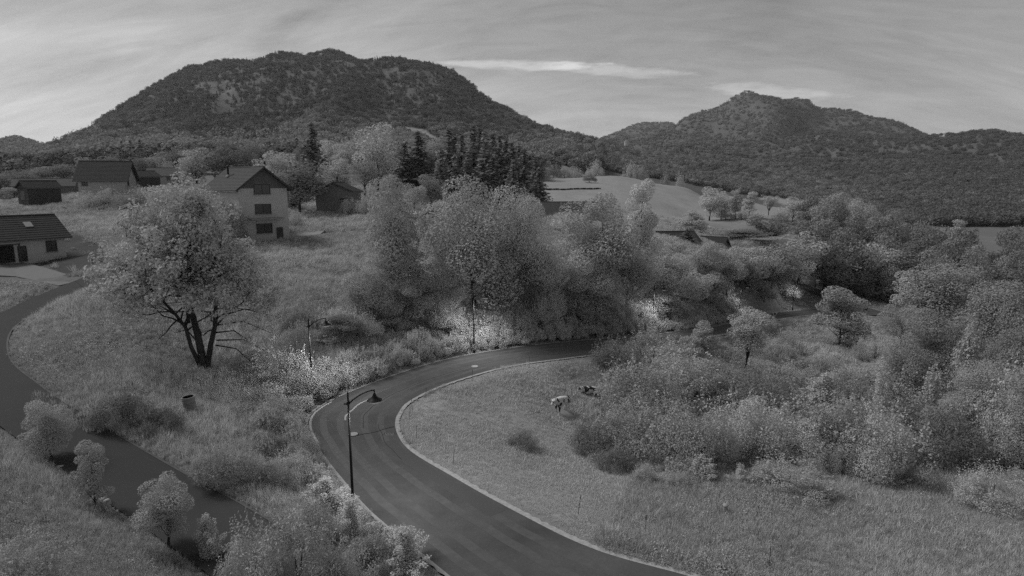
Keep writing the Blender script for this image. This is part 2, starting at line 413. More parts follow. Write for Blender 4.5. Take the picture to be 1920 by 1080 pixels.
# gullies and spurs of the hills
ridged = 1 - np.abs(fbm(XG / 210 + 3, YG / 420, 5, 4)) * 4
ZG += far * ((ridged - 0.6) * 26 + fbm(XG / 70, YG / 90, 9, 3) * 14) * np.clip(YG / 1300, 0.4, 1.6) * 0.8
flank = np.where(gu < 0.14, np.clip((YG - 500) / 200, 0, 1) * np.clip((1150 - YG) / 250, 0, 1), np.clip((YG - 1000) / 400, 0, 1) * np.clip((2350 - YG) / 350, 0, 1))
spur = 1 - np.abs(fbm(XG / 150 + 7 + YG / 900, YG / 900, 15, 3)) * 5
ZG += flank * (spur - 0.55) * np.where(gu < 0.14, 26, 27)
near = 1 - np.clip((YG - 60) / 200, 0, 1)
ZG += fbm(XG / 7, YG / 7, 21, 3) * 0.9 * np.clip(YG / 60, 0.4, 1.2) * (1 - far)
def carve(c, hw, soft=2.4):
    global ZG
    sel = (YG < c[:, 1].max() + 12) & (YG > c[:, 1].min() - 12) & (XG < c[:, 0].max() + 12) & (XG > c[:, 0].min() - 12)
    idx = np.argwhere(sel); P = np.stack([XG[sel], YG[sel]], 1)
    bd = np.full(len(P), 1e9); bi = np.zeros(len(P), int)
    for i in range(0, len(P), 20000):
        d = ((P[i:i + 20000, None, :] - c[None, :, :2]) ** 2).sum(2); k = d.argmin(1)
        bi[i:i + 20000] = k; bd[i:i + 20000] = np.sqrt(d[np.arange(len(k)), k])
    e = bd - hw[bi]
    t = np.clip((e - 0.45) / soft, 0, 1); t = t * t * (3 - 2 * t)
    zr = c[bi, 2] - 0.05 - 0.13 * np.clip((0.25 - e) / 0.3, 0, 1)
    zz = ZG[sel]; ZG[sel] = np.where(e < 0.45 + soft, zr * (1 - t) + zz * t, zz)
    D = np.full(XG.shape, 1e9); D[sel] = e
    return D
D_road = carve(road_mid, road_hw); D_lane = carve(lane_c, lane_w); D_cross = carve(cross_c, cross_w)
SG = ZG / YG
def gridval(G, u, Y):
    u = np.asarray(u, float); l = np.log(np.asarray(Y, float))
    fu = np.clip((u - U[0]) / (U[1] - U[0]), 0, NU - 1.001)
    l1 = Lr[1] - Lr[0]; l2 = Lr[NL1 + 1] - Lr[NL1]
    fl = np.where(l < Lr[NL1], (l - Lr[0]) / l1, NL1 + (l - Lr[NL1]) / l2)
    fl = np.clip(fl, 0, len(Lr) - 1.001)
    iu, il = fu.astype(int), fl.astype(int); a, b = fu - iu, fl - il
    return (G[il, iu] * (1 - a) + G[il, iu + 1] * a) * (1 - b) + (G[il + 1, iu] * (1 - a) + G[il + 1, iu + 1] * a) * b
def gz(x, Y): return float(gridval(ZG, x / Y, Y))
def hit(px, py, y0=16.0, y1=4500.0):
    u, s = ray(px, py)
    Ys = np.exp(np.linspace(math.log(y0), math.log(y1), 1500))
    S = gridval(ZG, np.full_like(Ys, u), Ys) / Ys
    k = int(np.argmax(S >= s)) if (S >= s).any() else len(Ys) - 1
    Y = Ys[k]
    return Vector((u * Y, Y, gz(u * Y, Y)))
def inpoly(px, py, poly):
    px, py = np.asarray(px), np.asarray(py); c = np.zeros(px.shape, bool); j = len(poly) - 1
    for i in range(len(poly)):
        xi, yi = poly[i]; xj, yj = poly[j]
        c ^= ((yi > py) != (yj > py)) & (px < (xj - xi) * (py - yi) / (yj - yi + 1e-9) + xi); j = i
    return c
# kinds of ground (outlines given as seen in the photograph, kept as properties of the land)
Z_PASTURE = [(742, 800), (760, 762), (880, 706), (1100, 664), (1150, 690), (1080, 800), (1160, 880), (1500, 910), (1960, 930), (2400, 900), (2400, 1200), (1300, 1200), (1000, 985), (800, 870)]
Z_FIELD = [(1010, 328), (1130, 320), (1250, 338), (1490, 383), (1510, 412), (1400, 412), (1320, 415), (1300, 425), (1290, 480), (1130, 470), (1000, 380)]
Z_FIELD2 = [(1310, 415), (1400, 410), (1530, 425), (1540, 450), (1350, 460)]
Z_SOIL = [(60, 490), (110, 440), (140, 435), (200, 465), (210, 495), (130, 520)]
Z_CLEAR = [[(735, 236), (790, 240), (840, 270), (815, 275), (770, 262)], [(930, 262), (1000, 292), (1085, 318), (1060, 322), (985, 302)], [(1000, 322), (1090, 320), (1130, 328), (1010, 332)],
           [(1690, 412), (1830, 440), (1920, 452), (2100, 470), (2100, 500), (1920, 480), (1830, 476), (1690, 448)], [(300, 285), (345, 285), (345, 312), (296, 312)], [(1480, 385), (1420, 372), (1440, 366), (1500, 380)]]
Z_ROCK = [[(345, 195), (370, 150), (425, 140), (450, 190), (410, 222), (365, 222)], [(430, 108), (520, 98), (680, 104), (820, 128), (900, 172), (880, 182), (800, 150), (660, 138), (540, 132), (440, 140)], [(890, 172), (960, 196), (1010, 232), (1000, 246), (940, 220), (885, 188)], [(240, 226), (275, 222), (280, 248), (245, 250)]]
ROCK_SEED = 71
def rock_mask(x, y, px, py):
    m = np.zeros(np.shape(px), bool)
    for q in Z_ROCK: m |= inpoly(px, py, q)
    return m & (y > 600) & (fbm(x / 45, y / 90, ROCK_SEED, 4) > np.where(inpoly(px, py, Z_ROCK[1]), 0.09, 0.0))
Z_LEVEL = [(1535, 545), (1600, 545), (1720, 590), (1690, 600), (1600, 570)]
PXG, PYG = to_px(gu, SG)
tone = np.full(XG.shape, 0.15)
tone[(gl > math.log(150))] = 0.15
tone[inpoly(PXG, PYG, Z_PASTURE) & (YG < 90)] = 0.33
tone[inpoly(PXG, PYG, Z_FIELD) & (YG > 120) & (YG < 420)] = 0.30
tone[inpoly(PXG, PYG, Z_FIELD2) & (YG > 120) & (YG < 420)] = 0.24
forest_floor = YG > 380
tone[forest_floor] = 0.11
for i_, z in enumerate(Z_CLEAR): tone[inpoly(PXG, PYG, z) & (YG > 150)] = (0.27, 0.27, 0.27, 0.17, 0.24, 0.3)[i_]
rk = rock_mask(XG, YG, PXG, PYG); tone[rk] = (0.13 + 0.25 * fbm(XG / 25, YG / 60, 44, 3))[rk]
tone[inpoly(PXG, PYG, Z_SOIL) & (YG > 50) & (YG < 115)] = 0.055
tone[(YG > 3000) & (gu > 0)] = 0.13
tone[(D_road < 0.9) & (D_road > -0.5)] = 0.24
tone[(D_cross < 0.6)] = 0.22
tone[(D_lane < 0.5)] = 0.13
def sheet(name, r0, r1, mat, extra_back=False):
    V = np.stack([XG[r0:r1], YG[r0:r1], ZG[r0:r1]], 2).reshape(-1, 3); T = tone[r0:r1].ravel()
    nr = r1 - r0; i = np.arange(nr * NU).reshape(nr, NU)
    Fc = np.stack([i[:-1, :-1], i[:-1, 1:], i[1:, 1:], i[1:, :-1]], 2).reshape(-1, 4)
    if extra_back:      # carry the ground on under and behind the camera
        b = np.stack([XG[0] * 8, np.full(NU, -80.0), ZG[0] - 1.0], 1); k = len(V)
        V = np.concatenate([V, b]); T = np.concatenate([T, np.full(NU, 0.15)])
        j = np.arange(NU - 1); Fc = np.concatenate([Fc, np.stack([k + j, k + j + 1, j + 1, j], 1)])
    me = mesh_np(name, V, Fc, mat, smooth=True)
    a = me.attributes.new('tone', 'FLOAT', 'POINT'); a.data.foreach_set('value', T.astype(np.float32))
    return tag(link(name, me), kind='structure')
sheet('ground', 0, NL1 + 1, M['ground'], True)
sheet('hills', NL1, NL1 + NL2, M['hills'])

# ------------------------------------------------------------------ the air
def haze():
    lo, hi = float(ZG.min()) - 4, max(float(ZG.max()) + 40, 40.0)
    o = MB().box((0, 2300, (lo + hi) / 2), (14400, 4950, hi - lo)).build('haze', None)
    m = bpy.data.materials.new('haze'); m.use_nodes = True; nt = m.node_tree; nt.nodes.clear()
    v, out = nt.nodes.new('ShaderNodeVolumePrincipled'), nt.nodes.new('ShaderNodeOutputMaterial')
    v.inputs['Color'].default_value = (.9, .9, .9, 1); v.inputs['Density'].default_value = HAZE; v.inputs['Anisotropy'].default_value = 0.2
    nt.links.new(v.outputs[0], out.inputs['Volume']); o.data.materials.append(m); tag(o, None, None, None, 'stuff')
HAZE = 0.00008
haze()

# ------------------------------------------------------------------ roads
def strip(name, a, b, mat, dz=0.0, parent=None, nx=5):
    """a strip between two edge polylines"""
    a, b = np.asarray(a), np.asarray(b); t = np.linspace(0, 1, nx)[None, :, None]
    V = a[:, None] * (1 - t) + b[:, None] * t
    V[..., 2] += dz; m = len(a); i = np.arange(m * nx).reshape(m, nx)
    Fc = np.stack([i[:-1, :-1], i[:-1, 1:], i[1:, 1:], i[1:, :-1]], 2).reshape(-1, 4)
    return link(name, mesh_np(name, V.reshape(-1, 3), Fc, mat, smooth=True), parent)
road = tag(strip('road', road_out, road_in, M['asphalt']), kind='structure')
lane = tag(strip('lane', lane_l, lane_r, M['old_asphalt']), kind='structure')
crossing = tag(strip('main_road', cross_l, cross_r, M['asphalt'], -0.02), kind='structure')
def along(a, b, t): return a * (1 - t) + b * t
def road_line(name, k0, k1, t, w, mat, wob=0.0, dz=0.008):
    ks = np.arange(k0, k1); c = along(road_out[ks], road_in[ks], t + wob * np.sin(ks[:, None] * 0.7))
    d = road_in[ks] - road_out[ks]; d /= np.linalg.norm(d, axis=1)[:, None]
    return strip(name, c - d * w / 2, c + d * w / 2, mat, dz, road, 2)
road_line('seam', 70, 145, 0.62, 0.05, M['seam'], 0.006)
road_line('seam', 52, 72, 0.80, 0.04, M['seam'], 0.01)
road_line('edge_line', 66, 88, 0.03, 0.16, M['gravel'], 0.0)
road_line('edge_line', 158, 196, 0.94, 0.18, M['paint'])
road_line('edge_line', 160, 192, 0.04, 0.16, M['paint'])
road_line('worn_line', 76, 92, 0.42, 0.14, M['gravel'], 0.01, 0.012)
road_line('patch', 30, 62, 0.86, 0.9, M['patch'], 0.0, 0.004)
for t_ in (0.17, 0.36, 0.63, 0.82): road_line('wheel_track', 8, 200, t_, 0.5, M['worn'], 0.004, 0.003)
for a_, b_, t_, w_ in ((96, 108, 0.24, 1.3), (118, 126, 0.7, 1.6)): road_line('patch', a_, b_, t_, w_, M['stain'] if w_ < 1.4 else M['patch'], 0.0, 0.0055)
# cross seam with the gully at its end
k = 66
pa, pb = along(road_out[k], road_in[k], 0.45), along(road_out[k + 2], road_in[k + 2], 0.98)
q = np.linspace(0, 1, 14)[:, None]; ln = pa * (1 - q) + pb * q; ln[:, 1] += 0.10 * np.sin(q[:, 0] * 9)
strip('cross_seam', ln - [0, 0.05, 0], ln + [0, 0.05, 0], M['seam'], 0.016, road, 2)
# gravel verges
def verge(name, edge, other, w, k0, k1, mat, dz):
    d = edge - other; d = road_nrm * np.sign((d * road_nrm).sum(1))[:, None] if len(d) == len(road_nrm) else d / np.linalg.norm(d, axis=1)[:, None]
    wv = w * (0.75 + 0.5 * np.abs(np.sin(np.arange(len(edge)) * 1.7)))[:, None]
    return tag(strip(name, edge[k0:k1] - d[k0:k1] * 0.02, (edge + d * wv)[k0:k1], mat, dz, None, 3), kind='structure')
verge('gravel_verge', road_in, road_out, 0.27, 0, 200, M['gravel'], 0.012)
verge('road_kerb', road_out, road_in, 0.16, 20, 180, M['concrete'], 0.02)
verge('lane_kerb', lane_r, lane_l, 0.10, 0, 90, M['worn'], 0.02)
# crossing road stripes
d = cross_r - cross_l; d /= np.linalg.norm(d, axis=1)[:, None]
strip('edge_line', cross_l + d * 0.15, cross_l + d * 0.33, M['paint'], -0.005, crossing, 2)
strip('edge_line', cross_r - d * 0.33, cross_r - d * 0.15, M['paint'], -0.005, crossing, 2)
strip('centre_line', cross_c[:26] - d[:26] * 0.09, cross_c[:26] + d[:26] * 0.09, M['paint'], -0.005, crossing, 2)
# concrete apron before the house by the lane, and the street behind the bank
def flat_patch(name, pix, zoff, mat, th=0.05):
    P = [hit(*p) for p in pix]
    m = MB(); vs = [(p.x, p.y, p.z + zoff) for p in P]
    m.prism([(a, b, c - 0.3) for a, b, c in vs], (0, 0, 0.3 + th))
    return tag(m.build(name, mat), kind='structure')
flat_patch('concrete_apron', [(-60, 492), (30, 490), (90, 505), (158, 526), (110, 538), (30, 520), (-60, 515)], 0.05, M['apron'])
flat_patch('upper_street', [(745, 399), (800, 400), (860, 408), (860, 416), (800, 413), (740, 410)], 0.10, M['asphalt'])
flat_patch('house_terrace', [(455, 447), (545, 440), (610, 434), (600, 441), (520, 452), (470, 456)], 0.12, M['concrete'])

# covers in the road
def cover(px, py, r, label, mat, zz):
    p = Pz(px, py, zz)
    o = empty('manhole_cover', (p.x, p.y, zz + 0.006), label, 'manhole cover')
    MB().lathe([(0.001, 0.012), (r * 0.84, 0.012), (r * 0.86, 0.006), (r * 0.88, 0.012), (r, 0.012), (r, -0.05)], 20).build('lid', mat, o)
    MB().lathe([(r * 1.03, 0.009), (r * 1.16, 0.009), (r * 1.16, -0.05)], 20).build('rim', M['seam'], o)
cover(662, 814, 0.33, 'round pale manhole cover in the road beside the nearest lamp', M['cast'], -16.85)
cover(890, 687, 0.34, 'pale round manhole cover in the far lane after the bend', M['cast'], -16.75)
p = Pz(730, 815, -16.87); o = empty('storm_drain', (p.x, p.y, -16.86), 'dark storm drain grate at the inner edge of the road bend', 'drain')
MB().box((0, 0, 0), (0.75, 0.5, 0.03)).build('frame', M['seam'], o)
for kx in range(6): MB().box((-0.27 + kx * 0.108, 0, 0.021), (0.05, 0.42, 0.016)).build('bar', M['metal'], o)

# ------------------------------------------------------------------ plants: shared meshes
def leaves(C, Nn, size, jit=0.9, aspect=0.62, seed=0):
    """diamond leaf tufts at C facing Nn"""
    r = np.random.default_rng(seed); n = len(C)
    Nn = Nn + r.normal(0, jit, (n, 3)); Nn /= np.linalg.norm(Nn, axis=1)[:, None] + 1e-9
    a = r.normal(0, 1, (n, 3)); t = np.cross(Nn, a); t /= np.linalg.norm(t, axis=1)[:, None] + 1e-9
    b = np.cross(Nn, t); s = (size * r.uniform(0.6, 1.35, n))[:, None] if np.isscalar(size) else (size * r.uniform(0.6, 1.35, n))[:, None]
    w = aspect * r.uniform(0.7, 1.3, (n, 1))
    sk = r.uniform(-0.3, 0.3, (n, 1))
    V = np.stack([C - t * s, C + b * s * w + t * s * sk, C + t * s, C - b * s * w + t * s * sk * 0.5], 1).reshape(-1, 3)
    Fc = np.arange(n * 4).reshape(n, 4)
    return V, Fc
def unit(r, n):
    v = r.normal(0, 1, (n, 3)); return v / np.linalg.norm(v, axis=1)[:, None]
FINE = [1.0, 1.0]
def crown_blobs(seed, n, blobs, leaf, jit=0.75, up=0.25, fill=0.25):
    """leaf tufts spread over the shells of a set of clumps (x,y,z,r)"""
    n = int(n * 3.0 * FINE[0]); leaf = leaf * 0.62 * FINE[1]; jit *= 0.6; fill *= 0.5
    r = np.random.default_rng(seed); B = np.array(blobs); area = B[:, 3] ** 2; pk = r.choice(len(B), n, p=area / area.sum())
    dr = unit(r, n); dr[:, 2] = dr[:, 2] * 0.85 + 0.12
    rad = B[pk, 3] * np.where(r.random(n) < fill, r.uniform(0.2, 0.95, n), r.uniform(0.86, 1.05, n))
    C = B[pk, :3] + dr * rad[:, None]
    return leaves(C, dr + [0, 0, up], leaf, jit, seed=seed + 1)
def round_blobs(seed, a, z0, k, r0=0.13, top=1.0, skew=0.0, pinch=1.0):
    """clumps over an egg-shaped crown: width a, from z0 to top"""
    r = np.random.default_rng(seed); out = []
    zc, rz = (z0 + top) / 2 - skew, (top - z0) / 2
    for i in range(k):
        d = unit(r, 1)[0]; m = r.uniform(0.45, 0.86) if i > k * 0.25 else r.uniform(0.0, 0.5)
        rr = r0 * r.uniform(0.65, 1.35)
        x, y, z = d[0] * a / 2 * m, d[1] * a / 2 * m, zc + d[2] * (rz - rr * 0.5) * m * 1.1
        tz = (z - z0) / (top - z0); f = 1 - (1 - pinch) * max(0, tz)
        out.append((x * f, y * f, min(max(z, z0 + rr * 0.4), top - rr * 0.95), rr))
    return out
def limbs(seed, h0, spread, n, r0, top=0.8, seg=6):
    r = random.Random(seed); m = MB()
    m.tube([(0, 0, -0.03), (r.uniform(-.01, .01), 0, h0 * 0.5), (r.uniform(-.015, .015), r.uniform(-.015, .015), h0), (r.uniform(-.02, .02), 0, top * 0.8), (0, 0, top)],
           [r0 * 1.5, r0, r0 * 0.85, r0 * 0.4, r0 * 0.1], seg)
    for i in range(n):
        a = 2 * math.pi * (i + r.random() * 0.7) / n; z = h0 * r.uniform(0.8, 1.7); l = spread * r.uniform(0.6, 1.0)
        dx, dy = math.cos(a), math.sin(a); zt = min(z + l * r.uniform(0.7, 1.4), top)
        m.tube([(0, 0, z), (dx * l * 0.4, dy * l * 0.4, z + (zt - z) * 0.45), (dx * l, dy * l, zt)], [r0 * 0.5, r0 * 0.32, r0 * 0.08], 5)
    return m
PROTO = {}
FINE[:] = [1.7, 0.74]
LOD = {}
def add_proto(kind, crown, aspect, trunk=None, mat='leaf'):
    V, Fc = crown
    V = V.copy(); top = np.percentile(V[:, 2], 99.6); V[:, 2] *= 1 / top
    wd = np.percentile(np.abs(V[:, :2]), 98) * 2; V[:, :2] *= aspect / wd
    st, gr = (2, 1.3) if kind == 'spruce' else (4, 1.75)
    q = V.reshape(-1, 4, 3)[::st]; c = q.mean(1, keepdims=True); far = (c + (q - c) * gr).reshape(-1, 3)
    PROTO.setdefault(kind, []).append((mesh_np(kind + '_crown', V, Fc, M[mat]), trunk.mesh(kind + '_trunk', M['bark'], True) if trunk else None, aspect,
                                       mesh_np(kind + '_far_crown', far, np.arange(len(far)).reshape(-1, 4), M[mat])))
for s in range(4):
    add_proto('round', crown_blobs(100 + s, 5200, round_blobs(10 + s, 0.74, 0.12, 24, 0.14), 0.017), 0.74, limbs(s, 0.22, 0.26, 6, 0.022))
for s in range(3):
    add_proto('dense', crown_blobs(120 + s, 5600, round_blobs(30 + s, 0.66, 0.05, 28, 0.135, skew=0.04, pinch=0.75), 0.017), 0.66, limbs(s + 20, 0.2, 0.22, 5, 0.022), 'leaf_mid')
for s in range(3):
    add_proto('dark', crown_blobs(140 + s, 5200, round_blobs(50 + s, 0.66, 0.05, 26, 0.14, pinch=.8), 0.018), 0.7, limbs(s + 30, 0.2, 0.24, 6, 0.022), 'leaf_dark')
for s in range(3):
    add_proto('pale', crown_blobs(160 + s, 4600, round_blobs(70 + s, 0.55, 0.05, 36, 0.1, skew=0.03, pinch=0.6), 0.015, 0.9), 0.55, limbs(s + 40, 0.2, 0.2, 6, 0.016), 'leaf_pale')
for s in range(2):
    add_proto('poplar', crown_blobs(180 + s, 4200, round_blobs(90 + s, 0.3, 0.05, 44, 0.055, skew=0.05, pinch=0.6), 0.012, 0.9), 0.30, limbs(s + 50, 0.2, 0.1, 6, 0.012, 0.9), 'leaf_pale')
def spruce(seed, a, levels=26):
    r = np.random.default_rng(seed); C, Nn = [], []
    for i in range(levels):
        z = 0.07 + 0.93 * (i / levels) ** 0.95; rad = a / 2 * (1 - z) ** 0.85 * r.uniform(0.8, 1.15) + 0.008
        nb = max(4, int(11 * (1 - z) + 4))
        for b in range(nb):
            an = 2 * math.pi * (b + r.random()) / nb; l = rad * r.uniform(0.7, 1.12); m = max(3, int(l * 62))
            t = np.linspace(0.2, 1, m); x, y = np.cos(an) * l * t, np.sin(an) * l * t; zz = z - 0.16 * l * t + 0.10 * l * t ** 3
            P = np.stack([x, y, zz], 1) + r.normal(0, 0.006, (m, 3)); C.append(P); Nn.append(np.tile([math.cos(an) * 0.5, math.sin(an) * 0.5, 0.8], (m, 1)))
    C = np.concatenate(C); Nn = np.concatenate(Nn)
    V, Fc = leaves(C, Nn, 0.021, 0.45, 0.6, seed)
    return V, Fc
for s in range(3):
    add_proto('spruce', spruce(200 + s, 0.36 + 0.05 * s, 34), 0.36 + 0.05 * s, MB().tube([(0, 0, -0.03), (0, 0, 0.5), (0, 0, 0.97)], [0.016, 0.010, 0.002], 6), 'needle')
for s in range(3):
    add_proto('soft', crown_blobs(460 + s, 13000, round_blobs(461 + s, 0.62, 0.03, 50, 0.1, skew=0.05, pinch=0.55), 0.0105, 0.9), 0.62, limbs(s + 70, 0.15, 0.2, 6, 0.014, 0.9), 'leaf_mid')
for s in range(2):
    add_proto('dome', crown_blobs(130 + s, 7500, round_blobs(36 + s, 0.7, -0.02, 44, 0.132, skew=-0.02, pinch=0.95), 0.0145), 0.7, limbs(s + 25, 0.2, 0.22, 5, 0.018), 'leaf_pale')
# a vase-shaped tree with the limbs showing
def vase(seed, mat, n=3600, a=0.8):
    r = random.Random(seed); m = MB(); bl = []
    m.tube([(0, 0, -0.03), (0.01, 0, 0.12), (0, 0, 0.22)], [0.032, 0.024, 0.02], 7)
    for i in range(11):
        an = 2 * math.pi * i / 11 + r.uniform(-.3, .3); sp = a / 2 * r.uniform(0.35, 0.88); zt = 1 - 0.55 * (sp / (a / 2)) ** 2 * r.uniform(0.6, 1) - 0.05
        p = [(0, 0, 0.16), (math.cos(an) * sp * 0.35, math.sin(an) * sp * 0.35, 0.4), (math.cos(an) * sp * 0.8, math.sin(an) * sp * 0.8, zt * 0.78), (math.cos(an) * sp, math.sin(an) * sp, zt)]
        m.tube(p, [0.016, 0.011, 0.006, 0.002], 5)
        for q in range(5):
            t = 0.25 + 0.75 * q / 4; bl.append((math.cos(an) * sp * t + r.uniform(-.03, .03), math.sin(an) * sp * t + r.uniform(-.03, .03), 0.36 + (zt - 0.36) * t - 0.02, r.uniform(0.05, 0.09)))
    add_proto('vase', crown_blobs(seed, n, bl, 0.016, 0.9, fill=0.3), a, m, mat)
vase(301, 'leaf_dark'); vase(302, 'leaf_dark', 3000, 0.7)
# bare-ish hedgerow trees: upright limbs under a thin crown
def thin_tree(seed, a):
    r = random.Random(seed); m = MB(); bl = []
    m.tube([(0, 0, -0.03), (0.01, 0, 0.15), (0, 0.01, 0.30)], [0.014, 0.011, 0.010], 6)
    for i in range(6):
        an = 2 * math.pi * i / 6 + r.uniform(-.4, .4); sp = a / 2 * r.uniform(0.2, 0.9); zt = r.uniform(0.75, 0.97); zf = r.uniform(0.15, 0.32)
        m.tube([(0, 0, zf), (math.cos(an) * sp * 0.45, math.sin(an) * sp * 0.45, zf + 0.2), (math.cos(an) * sp * 0.8, math.sin(an) * sp * 0.8, 0.65), (math.cos(an) * sp, math.sin(an) * sp, zt)], [0.009, 0.0075, 0.005, 0.001], 5)
        for q in range(8):
            t = r.uniform(0.3, 1); bl.append((math.cos(an) * sp * t + r.uniform(-.06, .06), math.sin(an) * sp * t + r.uniform(-.06, .06), 0.2 + (zt - 0.2) * t, r.uniform(0.05, 0.09)))
    add_proto('thin', crown_blobs(seed, 3000, bl, 0.015, 0.9, fill=0.35), a, m, 'leaf')
thin_tree(311, 0.6); thin_tree(312, 0.5)
FINE[:] = [2.3, 0.62]
# bushes: clumps to the ground with shoots standing out of them
def bush(seed, mat, n=3200, a=1.5, k=30, r0=0.2, leaf=0.03, kind='bush'):
    r = np.random.default_rng(seed)
    bl = []
    for i in range(k):
        an = r.uniform(0, 2 * math.pi); m = math.sqrt(r.random()) * 0.86; x, y = math.cos(an) * m * a / 2, math.sin(an) * m * a / 2
        zt = (1 - m ** 2.2 * 0.75) * r.uniform(0.72, 1.0); rr = r0 * r.uniform(0.5, 1.2)
        bl.append((x, y, max(zt - rr, rr * 0.5), rr))
        if zt > 0.5: bl.append((x * 1.1, y * 1.1, zt * 0.45, rr))
    V, Fc = crown_blobs(seed, n, bl, leaf, 0.8, 0.3, 0.25)
    # shoots
    sh = []; sn = []
    for i in range(70):
        an = r.uniform(0, 2 * math.pi); m = math.sqrt(r.random()) * 0.9; x, y = math.cos(an) * m * a / 2, math.sin(an) * m * a / 2
        zt = (1 - m ** 2.2 * 0.7) * 0.9; l = r.uniform(0.1, 0.26); t = np.linspace(0, 1, 7)[:, None]
        d = np.array([math.cos(an) * m * 0.5 + r.normal(0, .15), math.sin(an) * m * 0.5 + r.normal(0, .15), 1.0]); d /= np.linalg.norm(d)
        sh.append(np.array([x, y, zt]) + d * l * t + r.normal(0, 0.012, (7, 3))); sn.append(np.tile(d, (7, 1)))
    V2, F2 = leaves(np.concatenate(sh), np.concatenate(sn), leaf * 0.75, 1.0, 0.5, seed + 5)
    V, Fc = np.concatenate([V, V2]), np.concatenate([Fc, F2 + len(V)])
    V[:, 2] = np.maximum(V[:, 2], -0.08)
    add_proto(kind, (V, Fc), a, MB().tube([(0, 0, -0.05), (0.03, 0.02, 0.3), (0.06, 0, 0.6)], [0.03, 0.02, 0.006], 5).tube([(0, 0, -0.05), (-0.12, 0.05, 0.3), (-0.25, 0.1, 0.55)], [0.025, 0.016, 0.005], 5), mat)
for s in range(3): bush(400 + s, 'leaf')
for s in range(2): bush(410 + s, 'leaf_dark', kind='dark_bush')
for s in range(3): bush(420 + s, 'leaf_pale', 3000, 1.25, 34, 0.15, 0.026, 'pale_bush')
for s in range(3): bush(430 + s, 'leaf', 1500, 1.2, 18, 0.22, 0.05, 'shrub')
FINE[:] = [1.7, 0.74]
# wispy upright saplings / feathery cones
for s in range(3):
    add_proto('feather', crown_blobs(440 + s, 4200, round_blobs(441 + s, 0.62, 0.0, 60, 0.065, skew=0.12, pinch=0.25), 0.015, 1.0), 0.62, limbs(s + 60, 0.12, 0.2, 6, 0.014, 0.9), 'leaf')

def plume(seed, a=0.75, n=26):
    r = np.random.default_rng(seed); C, Nn = [], []; m = MB()
    for i in range(n):
        an = r.uniform(0, 6.28); ln = r.uniform(0.0, a / 2) * (1 if i % 3 else .4); h = (1 - 0.75 * (ln / (a / 2)) ** 1.3) * r.uniform(.75, 1.0)
        b = np.array([r.normal(0, .03), r.normal(0, .03), 0]); tip = np.array([math.cos(an) * ln, math.sin(an) * ln, h])
        k = 320; t = r.uniform(0.06, 1, k) ** .8; P = b + (tip - b) * t[:, None]; P[:, :2] *= (0.55 + .45 * t)[:, None]
        o = unit(r, k) * (0.095 * (1.1 - t) + .022)[:, None]; C.append(P + o); Nn.append(o / .05 + [0, 0, .5])
        m.tube([tuple(b + [0, 0, -.05]), tuple(b * .6 + tip * .4 * [0.7, .7, 1]), tuple(tip * .97)], [.008, .005, .001], 4)
    add_proto('plume', leaves(np.concatenate(C), np.concatenate(Nn), 0.012, .6, .5, seed), a, m, 'leaf_pale')
for s in range(3): plume(480 + s)
KIND_NAME = dict(plume='young_tree', round='deciduous_tree', dense='deciduous_tree', dark='deciduous_tree', pale='deciduous_tree', poplar='poplar_tree', spruce='spruce_tree', vase='deciduous_tree', thin='hedgerow_tree', soft='deciduous_tree', dome='deciduous_tree',
                 bush='bush', dark_bush='bush', pale_bush='bush', shrub='shrub', feather='young_tree')
KIND_CAT = dict(bush='bush', dark_bush='bush', pale_bush='bush', shrub='shrub')
count_kind = {}
def plant(kind, x, Y, h, w, label, group=None, sink=0.0, z=None):
    lst = PROTO[kind]; k = count_kind.get(kind, 0); count_kind[kind] = k + 1
    cm, tm, a, fm = lst[k % len(lst)]
    if Y > 115: cm = fm
    zz = gz(x, Y) if z is None else z
    o = empty(KIND_NAME[kind], (x, Y, zz - sink), label, KIND_CAT.get(kind, 'tree'), group, rnd.uniform(0, 6.28))
    sxy = w / a; o.scale = (sxy, sxy, h)
    link('crown', cm, o)
    if tm: link('trunk', tm, o)
    return o
def T(px, top, w, kind, label, base=None, Y=None, group=None):
    """a plant whose foot is seen at pixel row base (or stands at distance Y) and whose top reaches pixel row top; w = width in pixels"""
    if Y is None: p = hit(px, base); x, Y = p.x, p.y
    else: x = ray(px, 500)[0] * Y
    u, s = x / Y, ray(px, top)[1]
    h = max(s * Y - gz(x, Y), 0.4)
    return plant(kind, x, Y, h, w * Y / F_PX, label, group)

FINE[:] = [1.0, 1.0]
